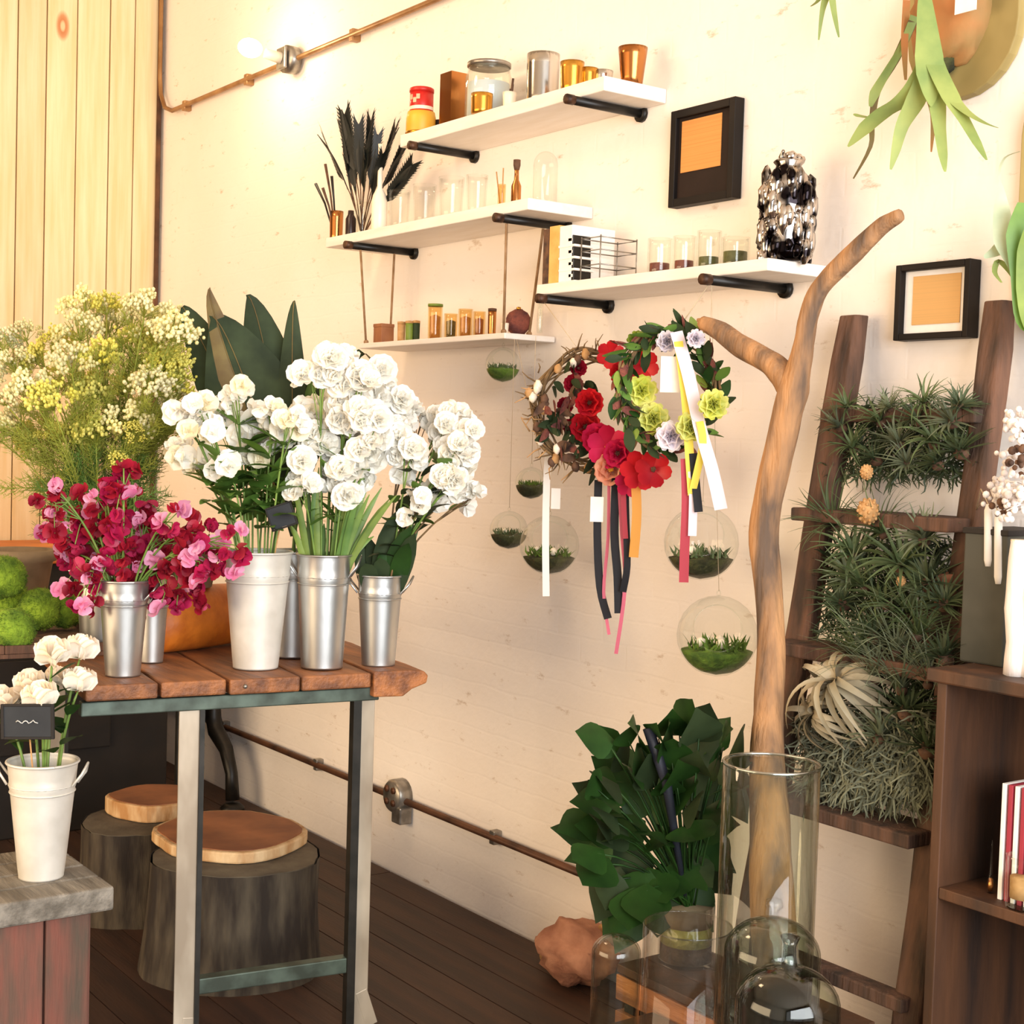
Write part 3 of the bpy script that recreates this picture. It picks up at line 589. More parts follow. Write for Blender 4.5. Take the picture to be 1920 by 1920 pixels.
for l in (.045, LT-.12):
    for k, u in enumerate(u_leg):
        lg = obj('leg', MB().box(TP(u-.014 if k == 0 else u+.012, l, (zr-.02)/2), (.006, .052 if k == 0 else .038, zr-.02), ax=[lv, ev, (0, 0, 1)]), m_angle, tb, bevel=.002)
        obj('leg_flange', MB().box(TP(u+.016 if k == 0 else u-.02, l+.004, (zr-.02)/2), (.03, .012 if k == 0 else .022, zr-.02), ax=[lv, ev, (0, 0, 1)]), m_darkiron, lg)
        obj('foot', MB().bar(TP(u+(.0 if k == 0 else .012), l, .10), TP(u+(-.012 if k == 0 else .045), l, .004), .034, .008, up=lv), m_angle, lg, bevel=.002)
zs = float(pp(517, 1828, A0+lv*.05, lv)[2])
obj('stretcher', MB().bar(TP(u_leg[0]+.02, .06, zs), TP(u_leg[1], .06, zs), .035, .04), m_greeniron, tb, bevel=.003)
bl = obj('bolt', MB().blob(pp(460, 1287, A0-lv*.001, lv), .006, 8, 6), m_steelbox, tb, True)

# ================================================================== stumps under the table
def stump(label, x, y, h, r, seed, group='bark stumps under the table'):
    t = thing('tree_stump', label, 'stump', (x, y, 0), group); q = MB(); n = 40; rows = []
    for j in range(12):
        zz = h*j/11; row = []
        for k in range(n):
            a = 2*math.pi*k/n; d = noise.noise(Vector((math.cos(a)*1.2+seed, math.sin(a)*1.2, zz*.6)))*.09+noise.noise(Vector((math.cos(a)*7+seed, math.sin(a)*7, zz*2.5)))*.05
            rr = r*(1+d+.10*(1-j/11)**2); row.append((x+rr*math.cos(a), y+rr*math.sin(a), zz))
        rows.append(row)
    q.add([p for row in rows for p in row], [(i*n+k, i*n+(k+1) % n, (i+1)*n+(k+1) % n, (i+1)*n+k) for i in range(11) for k in range(n)])
    obj('bark', q, m_bark, t, True)
    top = [tuple(np.array((x, y, h-.004))+.975*(np.array(p)-np.array((x, y, h)))) for p in rows[-1]]
    q2 = MB(); q2.add(top, [tuple(range(n))]); q2.prism([(p[0], p[1], h-.02) for p in top], (0, 0, .0205)); obj('cut_top', q2, m_stumptop, t)
    return t
def slab(label, c, rx, ry, h, seed, cut=None):
    t = thing('wood_slab', label, 'wood slab', c, 'loose wood slabs on the stumps'); n = 34; P = []
    for k in range(n):
        a = 2*math.pi*k/n; d = 1+.12*noise.noise(Vector((math.cos(a)*1.5+seed, math.sin(a)*1.5, 0)))
        P.append((c[0]+rx*d*math.cos(a), c[1]+ry*d*math.sin(a), c[2]))
    obj('bark_edge', MB().prism(P, (0, 0, h)), m_slabside, t, False, .006)
    obj('sawn_face', MB().prism([(c[0]+(p[0]-c[0])*.93, c[1]+(p[1]-c[1])*.93, c[2]+h-.002) for p in P], (0, 0, .004)), m_slabtop, t)
s1 = pf(442, 1600, .325); stump('wide bark stump under the table, nearest the lower iron bar', s1[0], s1[1], .325, .245, 1)
s2 = pf(268, 1538, .29); stump('darker bark stump behind the pale table leg', s2[0], s2[1], .29, .2, 5)
sc1 = pf(432, 1578, .325); slab('thin pale-edged wood slab lying on the wide stump', (sc1[0], sc1[1], .327), .235, .225, .034, 2)
sc2 = pf(290, 1522, .29); slab('thick brown wood slab lying on the darker stump', (sc2[0], sc2[1], .292), .155, .15, .055, 9)

# ================================================================== dark cabinet at the back, iron stand
t = thing('back_cabinet', 'dark cabinet with orange wooden counter against the plank wall', 'cabinet', (.4, -1.5, 0))
obj('body', MB().box((.3, -1.5, .49), (.5, 1.9, .98)), m_dark, t, bevel=.004)
obj('counter', MB().box((.32, -1.5, 1.01), (.58, 2.0, .06)), m_counter, t, bevel=.006)
for yy in (-.85, -1.45, -2.05):
    d_ = obj('door', MB().box((.56, yy, .5), (.02, .54, .8)), m_dark, t, bevel=.004); obj('knob', MB().blob((.58, yy-.2, .56), .018, 10, 8), m_goldcup, d_, True)
t = thing('shade_chest', 'black-brown chest added to fill the shadow beneath the far end of the table', 'chest', (1.05, -1.28, 0))  # chest added so its near-black front fills the shade under the table
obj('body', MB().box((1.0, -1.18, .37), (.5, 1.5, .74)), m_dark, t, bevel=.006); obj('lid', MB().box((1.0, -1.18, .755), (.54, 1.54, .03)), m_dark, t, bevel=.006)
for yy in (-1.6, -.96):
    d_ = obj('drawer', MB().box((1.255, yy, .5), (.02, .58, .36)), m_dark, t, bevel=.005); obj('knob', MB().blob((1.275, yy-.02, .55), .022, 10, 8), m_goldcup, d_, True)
t = thing('iron_stand', 'black cast iron stand with curved leg beside the brick wall', 'stand', (1.12, -.14, 0))
P = [pw(436, 1500, -.14), pw(434, 1450, -.14), pw(424, 1405, -.14), pw(405, 1370, -.14), pw(400, 1345, -.14), pw(402, 1310, -.14), pw(404, 1240, -.14)]
obj('curved_leg', MB().tube(P, [.03, .026, .03, .036, .034, .026, .022], 10), m_black, t, True)
obj('foot', MB().lathe([(0, 0), (.05, 0), (.05, .012), (.03, .03), (0, .03)], (P[0][0], -.14, 0), 16), m_black, t, True)
P2 = [pw(402, 1365, -.14), pw(386, 1345, -.14), pw(388, 1320, -.14), pw(402, 1308, -.14)]
obj('scroll', MB().tube(P2, [.016, .015, .014, .012], 8), m_black, t, True)
tp = P[-1]; obj('tray', MB().lathe([(0, 0), (.12, 0), (.125, .02), (.12, .02), (.115, .006), (0, .006)], (tp[0], -.14, tp[2]), 18), m_black, t, True)

# ================================================================== pails
def pail(label, x, y, z, h, rt, rb, mat, group, name='flower_pail', ears=True, eara=0.9):
    t = thing(name, label, 'pail', (x, y, z), group); c = (x, y, z)
    R_ = lambda k: rb+(rt-rb)*k
    P = [(rb*.94, .004), (rb, 0), (rb, .004)]+[(R_(k), h*k) for k in (.1, .3, .5, .7, .76, .8, .83, .88, .95, .985)]
    P = [(r_+(.0022 if abs(zz/h-.8) < .02 else 0), zz) for r_, zz in P]
    inn = [(r_-.003, zz) for r_, zz in P[:2:-1]]
    obj('body', MB().lathe(P+[(rt, h*.99)]+inn+[(0, .008)], c, 36), mat, t, True)
    ring = [(x+(rt+.001)*math.cos(2*math.pi*k/28), y+(rt+.001)*math.sin(2*math.pi*k/28), z+h*.992) for k in range(29)]
    obj('rolled_rim', MB().tube(ring, .0035, 6, False), mat, t, True)
    for zz in (.8, .74):
        ring = [(x+(R_(zz)+.0008)*math.cos(2*math.pi*k/28), y+(R_(zz)+.0008)*math.sin(2*math.pi*k/28), z+h*zz) for k in range(29)]
        obj('band', MB().tube(ring, .0022, 5, False), mat, t, True)
    if ears:
        rv = np.array((math.cos(eara), math.sin(eara), 0)); tv = np.array((-rv[1], rv[0], 0))
        for sg in (-1, 1):
            b0 = np.array(c)+rv*sg*(R_(.86)); a_ = [b0+tv*.022+np.array((0, 0, h*.80)), b0+rv*sg*.02+tv*.018+np.array((0, 0, h*.9)), b0+rv*sg*.03+np.array((0, 0, h*.99)), b0+rv*sg*.02-tv*.018+np.array((0, 0, h*.9)), b0-tv*.022+np.array((0, 0, h*.80))]
            obj('ear_handle', MB().tube(a_, .003, 6), mat, t, True)
    return t
def pail_px(label, pxc, yb, yt, wt, wb, z, mat, group, push=0., **k):
    p = pf(pxc, yb, z); s = mpp(p); rb = wb*s/2
    v = nrm(np.array((p[0]-CAM[0], p[1]-CAM[1], 0))); p = p+v*(rb*.75+push); s = mpp(p); h = (yb-yt)*s*1.0
    pail(label, p[0], p[1], z, h, wt*s/2, wb*s/2, mat, group, **k); return np.array((p[0], p[1], z)), h, wt*s/2, depth(p)
G = 'galvanised pails on the plank table'
PL = {}
PL['p1'] = pail_px('slim galvanised pail of magenta flowers at the table corner', 230, 1270, 1090, 92, 64, ZT, m_zinc, G)
PL['p1b'] = pail_px('galvanised pail half hidden behind the magenta flower pail', 283, 1246, 1104, 62, 44, ZT, m_zinc, G, .02, ears=False)
PL['p1c'] = pail_px('galvanised pail of yellow dill behind the magenta flowers', 190, 1240, 1075, 100, 76, ZT, m_zinc, G, .2)
PL['p2'] = pail_px('widest whitish pail on the table, of small white flowers', 479, 1256, 1037, 126, 84, ZT, m_zincw, G, ears=False)
PL['p3'] = pail_px('galvanised pail of big dark leaves behind two front pails', 546, 1244, 1046, 100, 80, ZT, m_zinc, G, .1, ears=False)
PL['p4'] = pail_px('tall galvanised pail of white stocks and grassy leaves', 603, 1255, 1042, 100, 78, ZT, m_zinc, G)
PL['p5'] = pail_px('smallest galvanised pail, nearest the brick wall on the table', 709, 1250, 1080, 84, 62, ZT, m_zinc, G)

# ================================================================== flowers
def bez(a, b, c, n=8):
    a, b, c = map(lambda q_: np.array(q_, float), (a, b, c)); return [(1-t_)**2*a+2*t_*(1-t_)*b+t_*t_*c for t_ in [k/n for k in range(n+1)]]
def petal(mb, az, el, r, w, cup=.35, z0=0.):
    d = np.array((math.cos(az), math.sin(az), 0)); pts = []
    for k in range(5):
        t_ = k/4; e = el+cup*t_*(1 if el < 1.2 else .3); pts.append(d*r*t_*math.cos(e)+np.array((0, 0, z0+r*t_*math.sin(e))))
    mb.blade(pts, [w*r*q_ for q_ in (.15, .48, .62, .55, .2)], side=(-d[1], d[0], 0), fold=.22)
def bloom(rings, name, mat, w=1.):
    q = MB()
    for n, r, el, off in rings:
        for k in range(n): petal(q, 2*math.pi*k/n+off, el, r, w)
    return mesh(name, q, mat)
bl_white = bloom([(6, .03, .15, 0), (6, .026, .6, .5), (5, .02, 1.0, .2), (3, .014, 1.3, 0)], 'white_bloom', m_wfl)
bl_small = bloom([(5, .024, .25, 0), (4, .018, .8, .5), (3, .011, 1.2, .1)], 'small_white_bloom', m_wfl)
bl_mag = bloom([(3, .022, .1, 0), (2, .02, 1.0, .5), (3, .013, .7, 1)], 'magenta_bloom', m_mag, 1.1)
q = MB()
for n_, r_, h_, fl_ in ((5, .025, .044, 1.45), (5, .021, .05, 1.3), (4, .016, .054, 1.12), (3, .010, .056, 1.05), (2, .005, .056, 1.1)):
    for k in range(n_):
        a = 2*math.pi*k/n_+r_*60; d = np.array((math.cos(a), math.sin(a), 0)); z_ = np.array((0, 0, 1.))
        pts = [z_*.002, d*r_*.75+z_*h_*.18, d*r_*1.05+z_*h_*.5, d*r_*1.05+z_*h_*.78, d*r_*fl_+z_*h_*.98]
        q.blade(pts, [r_*.3, r_*.85, r_*1.05, r_*.95, r_*.35], side=(-d[1], d[0], 0), fold=.3)
bl_rose = mesh('rose_bloom', q, m_rose)
def bezleaf(mb, a, d, L_, w, droop=.4, side=None, fold=.2, n=6):
    d = nrm(d); b = np.array(a)+d*L_*.55; c = np.array(a)+d*L_+np.array((0, 0, -droop*L_)); pts = bez(a, b, c, n)
    sd = side if side is not None else np.cross(d, (0, 0, 1)) if abs(d[2]) < .95 else (1, 0, 0)
    mb.blade(pts, [w*math.sin(math.pi*min(.97, (.08+.92*k/n)))**.8 for k in range(n+1)], side=sd, fold=fold)
def rv3(rg, s): return np.array((rg.uniform(-s, s), rg.uniform(-s, s), rg.uniform(-s, s)))
def tocam(p): return nrm(CAM-np.array(p))
def flower_stem(name, label, cat, group, base, h, rt, tip, heads, bloomme, rg, stemm=m_stem, stem_r=.0028, leaves=0, leafmat=m_leafm, leafL=.08, leafW=.014, bsc=1., mats=None, up=.5):
    b0 = base+np.array((rg.uniform(-.3, .3)*rt, rg.uniform(-.3, .3)*rt, .015)); rim = base+np.array((0, 0, h)); v = tip-rim; v[2] = 0
    lv_ = np.linalg.norm(v); vr = nrm(v) if lv_ > 0 else v
    ctl = rim+vr*min(rt*.7, lv_*.5)+np.array((0, 0, .03)); t = thing(name, label, cat, b0, group)
    pts = [b0]+bez(b0*.4+ctl*.6, ctl+np.array((0, 0, (tip[2]-ctl[2])*.3)), tip, 7)
    obj('stem', MB().tube(pts, [stem_r]*(len(pts)-1)+[stem_r*.6], 6), stemm, t, True)
    for k, (off, sc_, dirv) in enumerate(heads):
        q_ = tip+off; inst('bloom', bloomme, t, q_, quat_to(dirv, rg.uniform(0, 6)), sc_*bsc, mats[rg.randrange(len(mats))] if mats else None)
        if np.linalg.norm(off) > .012: obj('side_stem', MB().tube([pts[-3] if k % 2 else pts[-2], tip+off*.5-np.array((0, 0, .008)), q_], stem_r*.5, 4, False), stemm, t, True)
    for k in range(leaves):
        i = rg.randrange(4, len(pts)-1); a = rg.uniform(0, 6.28); q = MB(); bezleaf(q, pts[i], (math.cos(a), math.sin(a), rg.uniform(.2, .9)), leafL*rg.uniform(.7, 1.2), leafW*rg.uniform(.8, 1.2), rg.uniform(0, .4)); obj('leaf', q, leafmat, t, True)
    return t
def heads_at(rg, n, spread, tip, s0=1., s1=1.3):
    out = []
    for k in range(n):
        off = rv3(rg, spread) if k else np.zeros(3); d = nrm(tocam(tip)*.7+np.array((0, 0, .45))+rv3(rg, .6)+off*8); out.append((off, rg.uniform(s0, s1), d))
    return out
rg = random.Random(21)
# small white flowers in the widest pail
b_, h_, r_, D_ = PL['p2']
for k, (x_, y_) in enumerate([(350, 790), (346, 842), (385, 768), (402, 815), (442, 745), (470, 790), (430, 868), (382, 872), (480, 862), (520, 803), (552, 832), (565, 778), (512, 762), (455, 822), (420, 780), (500, 830), (540, 790)]):
    tip = pd(x_, y_, D_+rg.uniform(-.1, .1)); flower_stem('white_spray_stem', 'stem of small white blooms in the widest whitish pail', 'flower', 'white spray flowers in the widest pail', b_, h_, r_, tip, heads_at(rg, 5, .036, tip, 1.15, 1.6), bl_small, rg, leaves=9, leafL=.1, leafW=.022, mats=[m_wfl, m_wfl, m_cfl])
# white stocks in the tall pail
b_, h_, r_, D_ = PL['p4']
for k, (x_, y_) in enumerate([(600, 702), (632, 690), (645, 745), (602, 792), (655, 800), (692, 742), (702, 792), (722, 722), (738, 765), (662, 852), (620, 862), (692, 852), (722, 822), (582, 842), (566, 915), (672, 712), (640, 905), (690, 890), (650, 770)]):
    tip = pd(x_, y_, D_+rg.uniform(-.1, .1)); flower_stem('white_stock_stem', 'full white stock flower in the tall pail with grassy leaves', 'flower', 'white stocks in the tall pail', b_, h_, r_, tip, heads_at(rg, 7, .044, tip, 1.15, 1.5), bl_white, rg, leaves=2, leafmat=m_leafm, leafL=.12, leafW=.01)
for k in range(26):
    x_ = rg.uniform(530, 745); y_ = rg.uniform(900, 1010) if k % 2 else rg.uniform(870, 940); tip = pd(x_, y_, D_+rg.uniform(-.08, .05)); q = MB(); b0 = b_+np.array((rg.uniform(-.4, .4)*r_, rg.uniform(-.4, .4)*r_, .02)); rim = b_+np.array((0, 0, h_)); v = tip-rim; v[2] = 0
    pts = bez(b0, rim+nrm(v)*r_*.6, tip, 9); q.blade(pts, [.003, .004, .005, .006, .007, .008, .0085, .008, .006, .0012], side=np.cross(tocam(tip), (0, 0, 1)), fold=.25)
    single('grassy_leaf', q, [m_leafl, m_stem, m_leafm][k % 3], 'long grassy green leaf fanning out of the tall white stock pail', 'leaf', 'grassy leaves in the tall pail', True)
# white flowers in the smallest pail
b_, h_, r_, D_ = PL['p5']
for k, (x_, y_) in enumerate([(790, 792), (822, 800), (852, 822), (878, 792), (842, 852), (872, 872), (880, 932), (852, 902), (800, 932), (785, 948), (822, 928), (772, 842), (748, 868), (840, 790), (866, 830), (868, 905)]):
    tip = pd(x_, y_, D_+rg.uniform(-.1, .1)); flower_stem('white_branch_stem', 'white blossom stem leaning right out of the smallest pail', 'flower', 'white blossom stems in the smallest pail', b_, h_, r_, tip, heads_at(rg, 5, .034, tip, 1.0, 1.4), bl_white if k % 3 else bl_small, rg, stemm=m_twig if k % 3 == 0 else m_stem, leaves=3, leafmat=m_leafd if k % 2 else m_leafm, leafL=.08, leafW=.02, mats=[m_wfl])
for k in range(14):
    x_ = rg.uniform(670, 800); y_ = rg.uniform(945, 1060); tip = pd(x_, y_, D_+rg.uniform(-.1, .05)); b0 = b_+np.array((rg.uniform(-.5, .5)*r_, rg.uniform(-.5, .5)*r_, h_*.55)); q = MB(); pts = bez(b0, (b0+tip)/2+np.array((0, 0, .05)), tip, 6); q.blade(pts, [.003, .012, .022, .026, .024, .016, .001], side=np.cross(tocam(tip), nrm(tip-b0)), fold=.2)
    single('broad_leaf', q, m_leafd if k % 2 else leafm('grey_leaf%d' % 0, '71805a', '4f5f3c') if k == 0 else m_leafy, 'broad dark green leaf in the smallest pail below white blossoms', 'leaf', 'broad leaves in the smallest pail', True)
# big dark leaves
b_, h_, r_, D_ = PL['p3']; Dl = D_+.02
for k, (tip, mid, wpx, mt) in enumerate([((394, 538), (425, 660), 34, m_fernd), ((341, 576), (392, 668), 52, m_leafd), ((461, 553), (497, 660), 58, m_leafd), ((553, 563), (548, 670), 28, m_leafd), ((392, 592), (450, 690), 92, m_leafd), ((478, 610), (508, 720), 84, m_leafd), ((640, 655), (598, 712), 22, m_leafm), ((704, 690), (640, 705), 24, m_leafd), ((655, 720), (610, 745), 30, m_leafd)]):
    D2 = Dl+.05*((k*3) % 4-1.2)*.6; s = D2/F; e, m1 = pd(*tip, D2), pd(*mid, D2); b0 = b_+np.array((.012*((k % 3)-1), .012*((k//3)-1), .03)); rim = b_+np.array((0, 0, h_+.04))
    pts = bez(rim, 2*m1-(rim+e)/2, e, 12); ws = [wpx*s*(.08 if j < 2 else min(1., ((j-1)/4)**.8, ((12.03-j)/7.5)**1.25)) for j in range(13)]
    t = thing('aspidistra_leaf', ['brown-tipped dark leaf rising above the white flowers', 'leftmost broad dark leaf beside the yellow dill', 'pointed upright dark leaf above the white flowers', 'rightmost upright pointed dark leaf above white flowers', 'largest broad dark leaf behind the small white flowers', 'broad dark leaf in the middle of the leaf fan', 'small green leaf tip peeking left of the hanging shelf', 'dark leaf curving right toward the hanging shelf', 'low dark leaf behind the white stocks'][k], 'leaf', b0, 'big dark leaves in the rear pail')
    obj('stalk', MB().tube([b0, (b0+rim)/2, rim, pts[1]], .004, 6), m_leafm, t, True)
    q = MB(); sd = np.cross(tocam(e), nrm(e-rim)); q.blade(pts, ws, side=sd, fold=.16); obj('blade', q, mt, t, True)
    obj('midrib', MB().tube([p+tocam(p)*.001 for p in pts[:-1]], .0016, 4), m_fernd, t, True)
# magenta snapdragons
b_, h_, r_, D_ = PL['p1']
tips = [(232, 878), (195, 905), (255, 925), (210, 945), (160, 935), (110, 965), (100, 910), (140, 985), (175, 990), (230, 985), (280, 970), (325, 955), (300, 1000), (350, 985), (395, 985), (430, 1000), (375, 1020), (340, 1045), (150, 1040), (200, 1040), (245, 1035), (290, 1045), (370, 1060), (165, 1070), (265, 1080), (320, 1070)]
for k, (x_, y_) in enumerate(tips):
    tip = pd(x_, y_, D_+rg.uniform(-.12, .08)); hd = []
    for j in range(9):
        off = rv3(rg, .034)+np.array((0, 0, -.012*j)) if j else np.zeros(3); hd.append((off, rg.uniform(.8, 1.4), nrm(tocam(tip)*.6+rv3(rg, .9))))
    flower_stem('snapdragon_stem', 'magenta and pink blossom stem in the slim pail at the table corner', 'flower', 'magenta flowers in the corner pail', b_, h_, r_, tip, hd, bl_mag, rg, leaves=1, leafL=.05, leafW=.006, mats=[m_mag, m_mag, m_mag2, m_mag2, m_pink])
# yellow dill
umb = MB(); rg2 = random.Random(2)
for k in range(22):
    a = rg2.uniform(0, 6.28); e = math.acos(rg2.uniform(.25, 1)); L_ = rg2.uniform(.045, .06); d = np.array((math.sin(e)*math.cos(a), math.sin(e)*math.sin(a), math.cos(e))); umb.tube([(0, 0, 0), d*L_], .0008, 3, False)
dots = MB()
rg2 = random.Random(2)
for k in range(22):
    a = rg2.uniform(0, 6.28); e = math.acos(rg2.uniform(.25, 1)); L_ = rg2.uniform(.045, .06); d = np.array((math.sin(e)*math.cos(a), math.sin(e)*math.sin(a), math.cos(e)))
    for j in range(9): dots.blob(d*L_+rv3(rg2, .012), rg2.uniform(.0034, .0058), 4, 3)
um_r = mesh('umbel_rays', umb, m_dillg); um_d = mesh('umbel_dots', dots, m_dill)
frond = MB()
for k in range(34):
    t_ = .02+.13*k/34; a = k*2.4; L_ = .045*(1-.5*t_/.15); d = np.array((math.cos(a), math.sin(a), .8)); frond.tube([(0, 0, t_), d*L_*.5+np.array((0, 0, t_)), d*L_+np.array((0, 0, t_+.01))], [.0011, .0009, .0005], 3, False)
    for j in range(3): frond.tube([d*L_*(.3+.2*j)+np.array((0, 0, t_)), d*L_*(.3+.2*j)+np.array((0, 0, t_))+rv3(rg2, .016)], [.0008, .0005], 3, False)
frond.tube([(0, 0, 0), (0, 0, .15)], .0014, 4); fr_m = mesh('dill_frond', frond, m_dillg)
b_, h_, r_, D_ = PL['p1c']
dt = [(8, 660), (30, 700), (12, 760), (50, 640), (60, 745), (85, 690), (110, 650), (100, 770), (135, 700), (150, 640), (170, 760), (190, 690), (205, 625), (225, 740), (245, 670), (250, 615), (275, 740), (290, 650), (300, 700), (320, 640), (325, 760), (318, 690), (322, 730), (5, 830), (40, 800), (75, 830), (130, 830), (180, 830), (240, 810), (290, 820), (200, 590), (270, 595), (308, 620), (160, 590)]
for k, (x_, y_) in enumerate(dt):
    tip = pd(x_, y_, D_+rg.uniform(-.18, .16)); b0 = b_+np.array((rg.uniform(-.3, .3)*r_, rg.uniform(-.3, .3)*r_, .015)); rim = b_+np.array((0, 0, h_)); v = tip-rim; v[2] = 0; ctl = rim+nrm(v)*r_*.6
    t = thing('dill_stem', 'feathery yellow dill stem in the tall spray beside the plank wall', 'flower', b0, 'yellow dill stems')
    pts = [b0]+bez(b0*.4+ctl*.6, ctl+np.array((0, 0, (tip[2]-ctl[2])*.45)), tip, 9); obj('stem', MB().tube(pts, [.003]*5+[.002]*(len(pts)-5), 5), m_dillg, t, True)
    up_ = nrm(pts[-1]-pts[-2]); ro = quat_to(up_, rg.uniform(0, 6)); sc_ = rg.uniform(.9, 1.35)
    inst('umbel_rays', um_r, t, tip, ro, sc_); inst('umbel_flowers', um_d, t, tip, ro, sc_, m_dillc if (y_ < 680 and k % 2) or x_ < 60 or k % 4 == 0 else None)
    if k % 2 == 0:
        q_ = pts[-3]+rv3(rg, .05); ro = quat_to(nrm(q_-pts[-4]), 0); obj('side_stem', MB().tube([pts[-4], q_], .0013, 4, False), m_dillg, t, True); inst('umbel_rays', um_r, t, q_, ro, .6); inst('umbel_flowers', um_d, t, q_, ro, .6)
    for j in (3, 4, 5, 6, 7, 8, 9): inst('frond', fr_m, t, pts[j], quat_to(nrm(up_+rv3(rg, .7)), rg.uniform(0, 6)), rg.uniform(.6, 1.05), m_leafm if j < 6 else None)
# chalk tag in the widest pail
def chalk_tag(label, pc, w_, h_, stick_base, tilt=.0):
    rvv = _r; t = thing('chalk_sign', label, 'sign', stick_base)
    up = np.array((0, 0, 1.)); n_ = nrm(np.cross(rvv, up)); ax = [nrm(rvv*math.cos(tilt)+up*math.sin(tilt)), n_, nrm(up*math.cos(tilt)-rvv*math.sin(tilt))]
    obj('board', MB().box(pc, (w_*.9, .004, h_*.86), ax=ax), m_slate, t)
    for sg in (-1, 1):
        obj('frame_side', MB().box(pc+ax[0]*sg*w_*.47, (w_*.06, .008, h_), ax=ax), m_dark, t, bevel=.001); obj('frame_rail', MB().box(pc+ax[2]*sg*h_*.47, (w_*.88, .008, h_*.07), ax=ax), m_dark, t, bevel=.001)
    obj('stake', MB().tube([stick_base, pc+n_*-.004], .002, 6), m_cork, t, True); return t, ax, n_
b_, h_, r_, D_ = PL['p2']; pc = pd(528, 968, D_-.06); chalk_tag('small dark tag tucked between the widest pail and stocks', pc, .07, .062, b_+np.array((.0, .0, .03)), .35)

# ================================================================== things at the back of the table
def onT(x_, y_): return pf(x_, y_, ZT)
c = onT(372, 1222); q = MB(); R_ = .088; n = 16
ax_ = nrm(np.array((-.35, .94, 0))); pts = [c+ax_*u+np.array((-.06, 0, R_)) for u in (-.17, -.1, 0, .1, .19)]
q.tube(pts, [R_*.97, R_, R_*1.02, R_, R_*.96], 20); t = thing('orange_log', 'thick orange-brown peeled log lying across the table behind pails', 'log', (c[0], c[1], ZT)); obj('trunk', q, m_log, t, True)
for sg, i in ((-1, 0), (1, 4)): obj('cut_end', MB().tube([pts[i]+ax_*sg*.001, pts[i]+ax_*sg*.004], R_*.9, 18), m_endgrain, t)
pt = pts[2]+np.array((0, 0, R_*1.02)); hp = .15
pq = pd(362, 1150, depth(pts[2])+.0)
t = thing('grey_pot', 'tapered grey-brown pot standing on the orange log', 'pot', (pq[0], pq[1], pts[2][2]+R_*.97)); c = tuple(t.location)
obj('body', MB().lathe([(.045, 0), (.05, .003), (.072, .115), (.078, .118), (.078, .135), (.07, .135), (.066, .11), (0, .1)], c, 24), m_greypot, t, True)
obj('soil', MB().lathe([(0, .112), (.067, .112), (0, .124)], c, 18), m_soil, t, True)
t = thing('brown_pot', 'weathered brown pot behind the green moss balls', 'pot', tuple(onT(92, 1178)+np.array((-.5, .06, 0)))); c = tuple(t.location)
obj('body', MB().lathe([(.08, 0), (.085, .01), (.11, .16), (.122, .165), (.122, .2), (.11, .2), (.105, .17), (0, .15)], c, 26), m_greypot, t, True)
obj('soil', MB().lathe([(0, .17), (.104, .17), (0, .185)], c, 18), m_soil, t, True)
# moss balls in a tray
uc, lc, uw, lw = .025, .92, .30, .90
tc_ = TP(uc, lc, ZT); t = thing('wooden_tray', 'long shallow dark wooden tray under the green moss balls', 'tray', tc_); axt = [lv, ev, (0, 0, 1)]
obj('base', MB().box(TP(uc, lc, ZT+.006), (lw, uw, .011), ax=axt), m_rail, t)
for sg in (-1, 1):
    obj('long_side', MB().box(TP(uc+sg*(uw/2-.006), lc, ZT+.023), (lw, .012, .022), ax=axt), m_rail, t, bevel=.002); obj('short_side', MB().box(TP(uc, lc+sg*(lw/2-.006), ZT+.023), (.012, uw-.026, .022), ax=axt), m_rail, t, bevel=.002)
for k, (x_, y_, r_, dd) in enumerate([(25, 1180, 40, .058), (75, 1142, 39, .066), (122, 1143, 33, .06), (15, 1127, 40, .075), (8, 1082, 40, .16)]):
    p = pf(x_, y_, ZT+dd+.012); D2 = depth(p); rr = r_*D2/F; q = MB(); q.blob(p, rr, 22, 16, .12, 3., k)
    rg2 = random.Random(k)
    for j in range(900):
        u = nrm(rv3(rg2, 1.)); b0 = p+u*rr*.97; q.blade([b0, b0+u*.004+rv3(rg2, .003), b0+u*.007+rv3(rg2, .004)], [.0012, .001, .0002], side=nrm(rv3(rg2, 1)))
    single('moss_ball', q, m_mossb, ['bright green moss ball lowest and nearest the roses', 'dark green moss ball in the middle of the pile', 'rightmost green moss ball beside the magenta pail', 'green moss ball at the left edge above the lowest one', 'topmost moss ball at the left edge'][k], 'moss ball', 'moss balls in the tray', True)

# ================================================================== stool with the pail of roses
ZS = .5; c = pf(75, 1655, ZS)
r0 = pf(192, 1690, ZS-.02)
t = thing('crate_stool', 'grey topped red barnwood box under the pail of roses', 'stool', (c[0]-.06, c[1]-.12, 0))
cx, cy = r0[0]-.23, r0[1]-.21
th_ = math.atan2(ev[1], ev[0])-math.pi/2
for k in range(4): obj('top_board', MB().box((cx-.15+.1*k+.0, cy+.0, ZS-.028), (.097, .5, .056), th_*0), m_grey, t, bevel=.006)
for k in range(4):
    obj('side_board', MB().box((cx+.165, cy-.165+.105*k, (ZS-.06)/2), (.022, .1, ZS-.06)), m_barn, t, bevel=.003)
    obj('side_board', MB().box((cx-.165, cy-.165+.105*k, (ZS-.06)/2), (.022, .1, ZS-.06)), m_barn, t, bevel=.003)
for k in range(3):
    for sg in (-1, 1): obj('side_board', MB().box((cx-.1+.103*k, cy+sg*.2, (ZS-.06)/2), (.1, .022, ZS-.06)), m_barn, t, bevel=.003)
b_, h_, r_, D_ = pail_px('white-washed pail of ivory roses on the grey topped box', 77, 1652, 1432, 128, 82, ZS, m_zincw, None, eara=YAW)
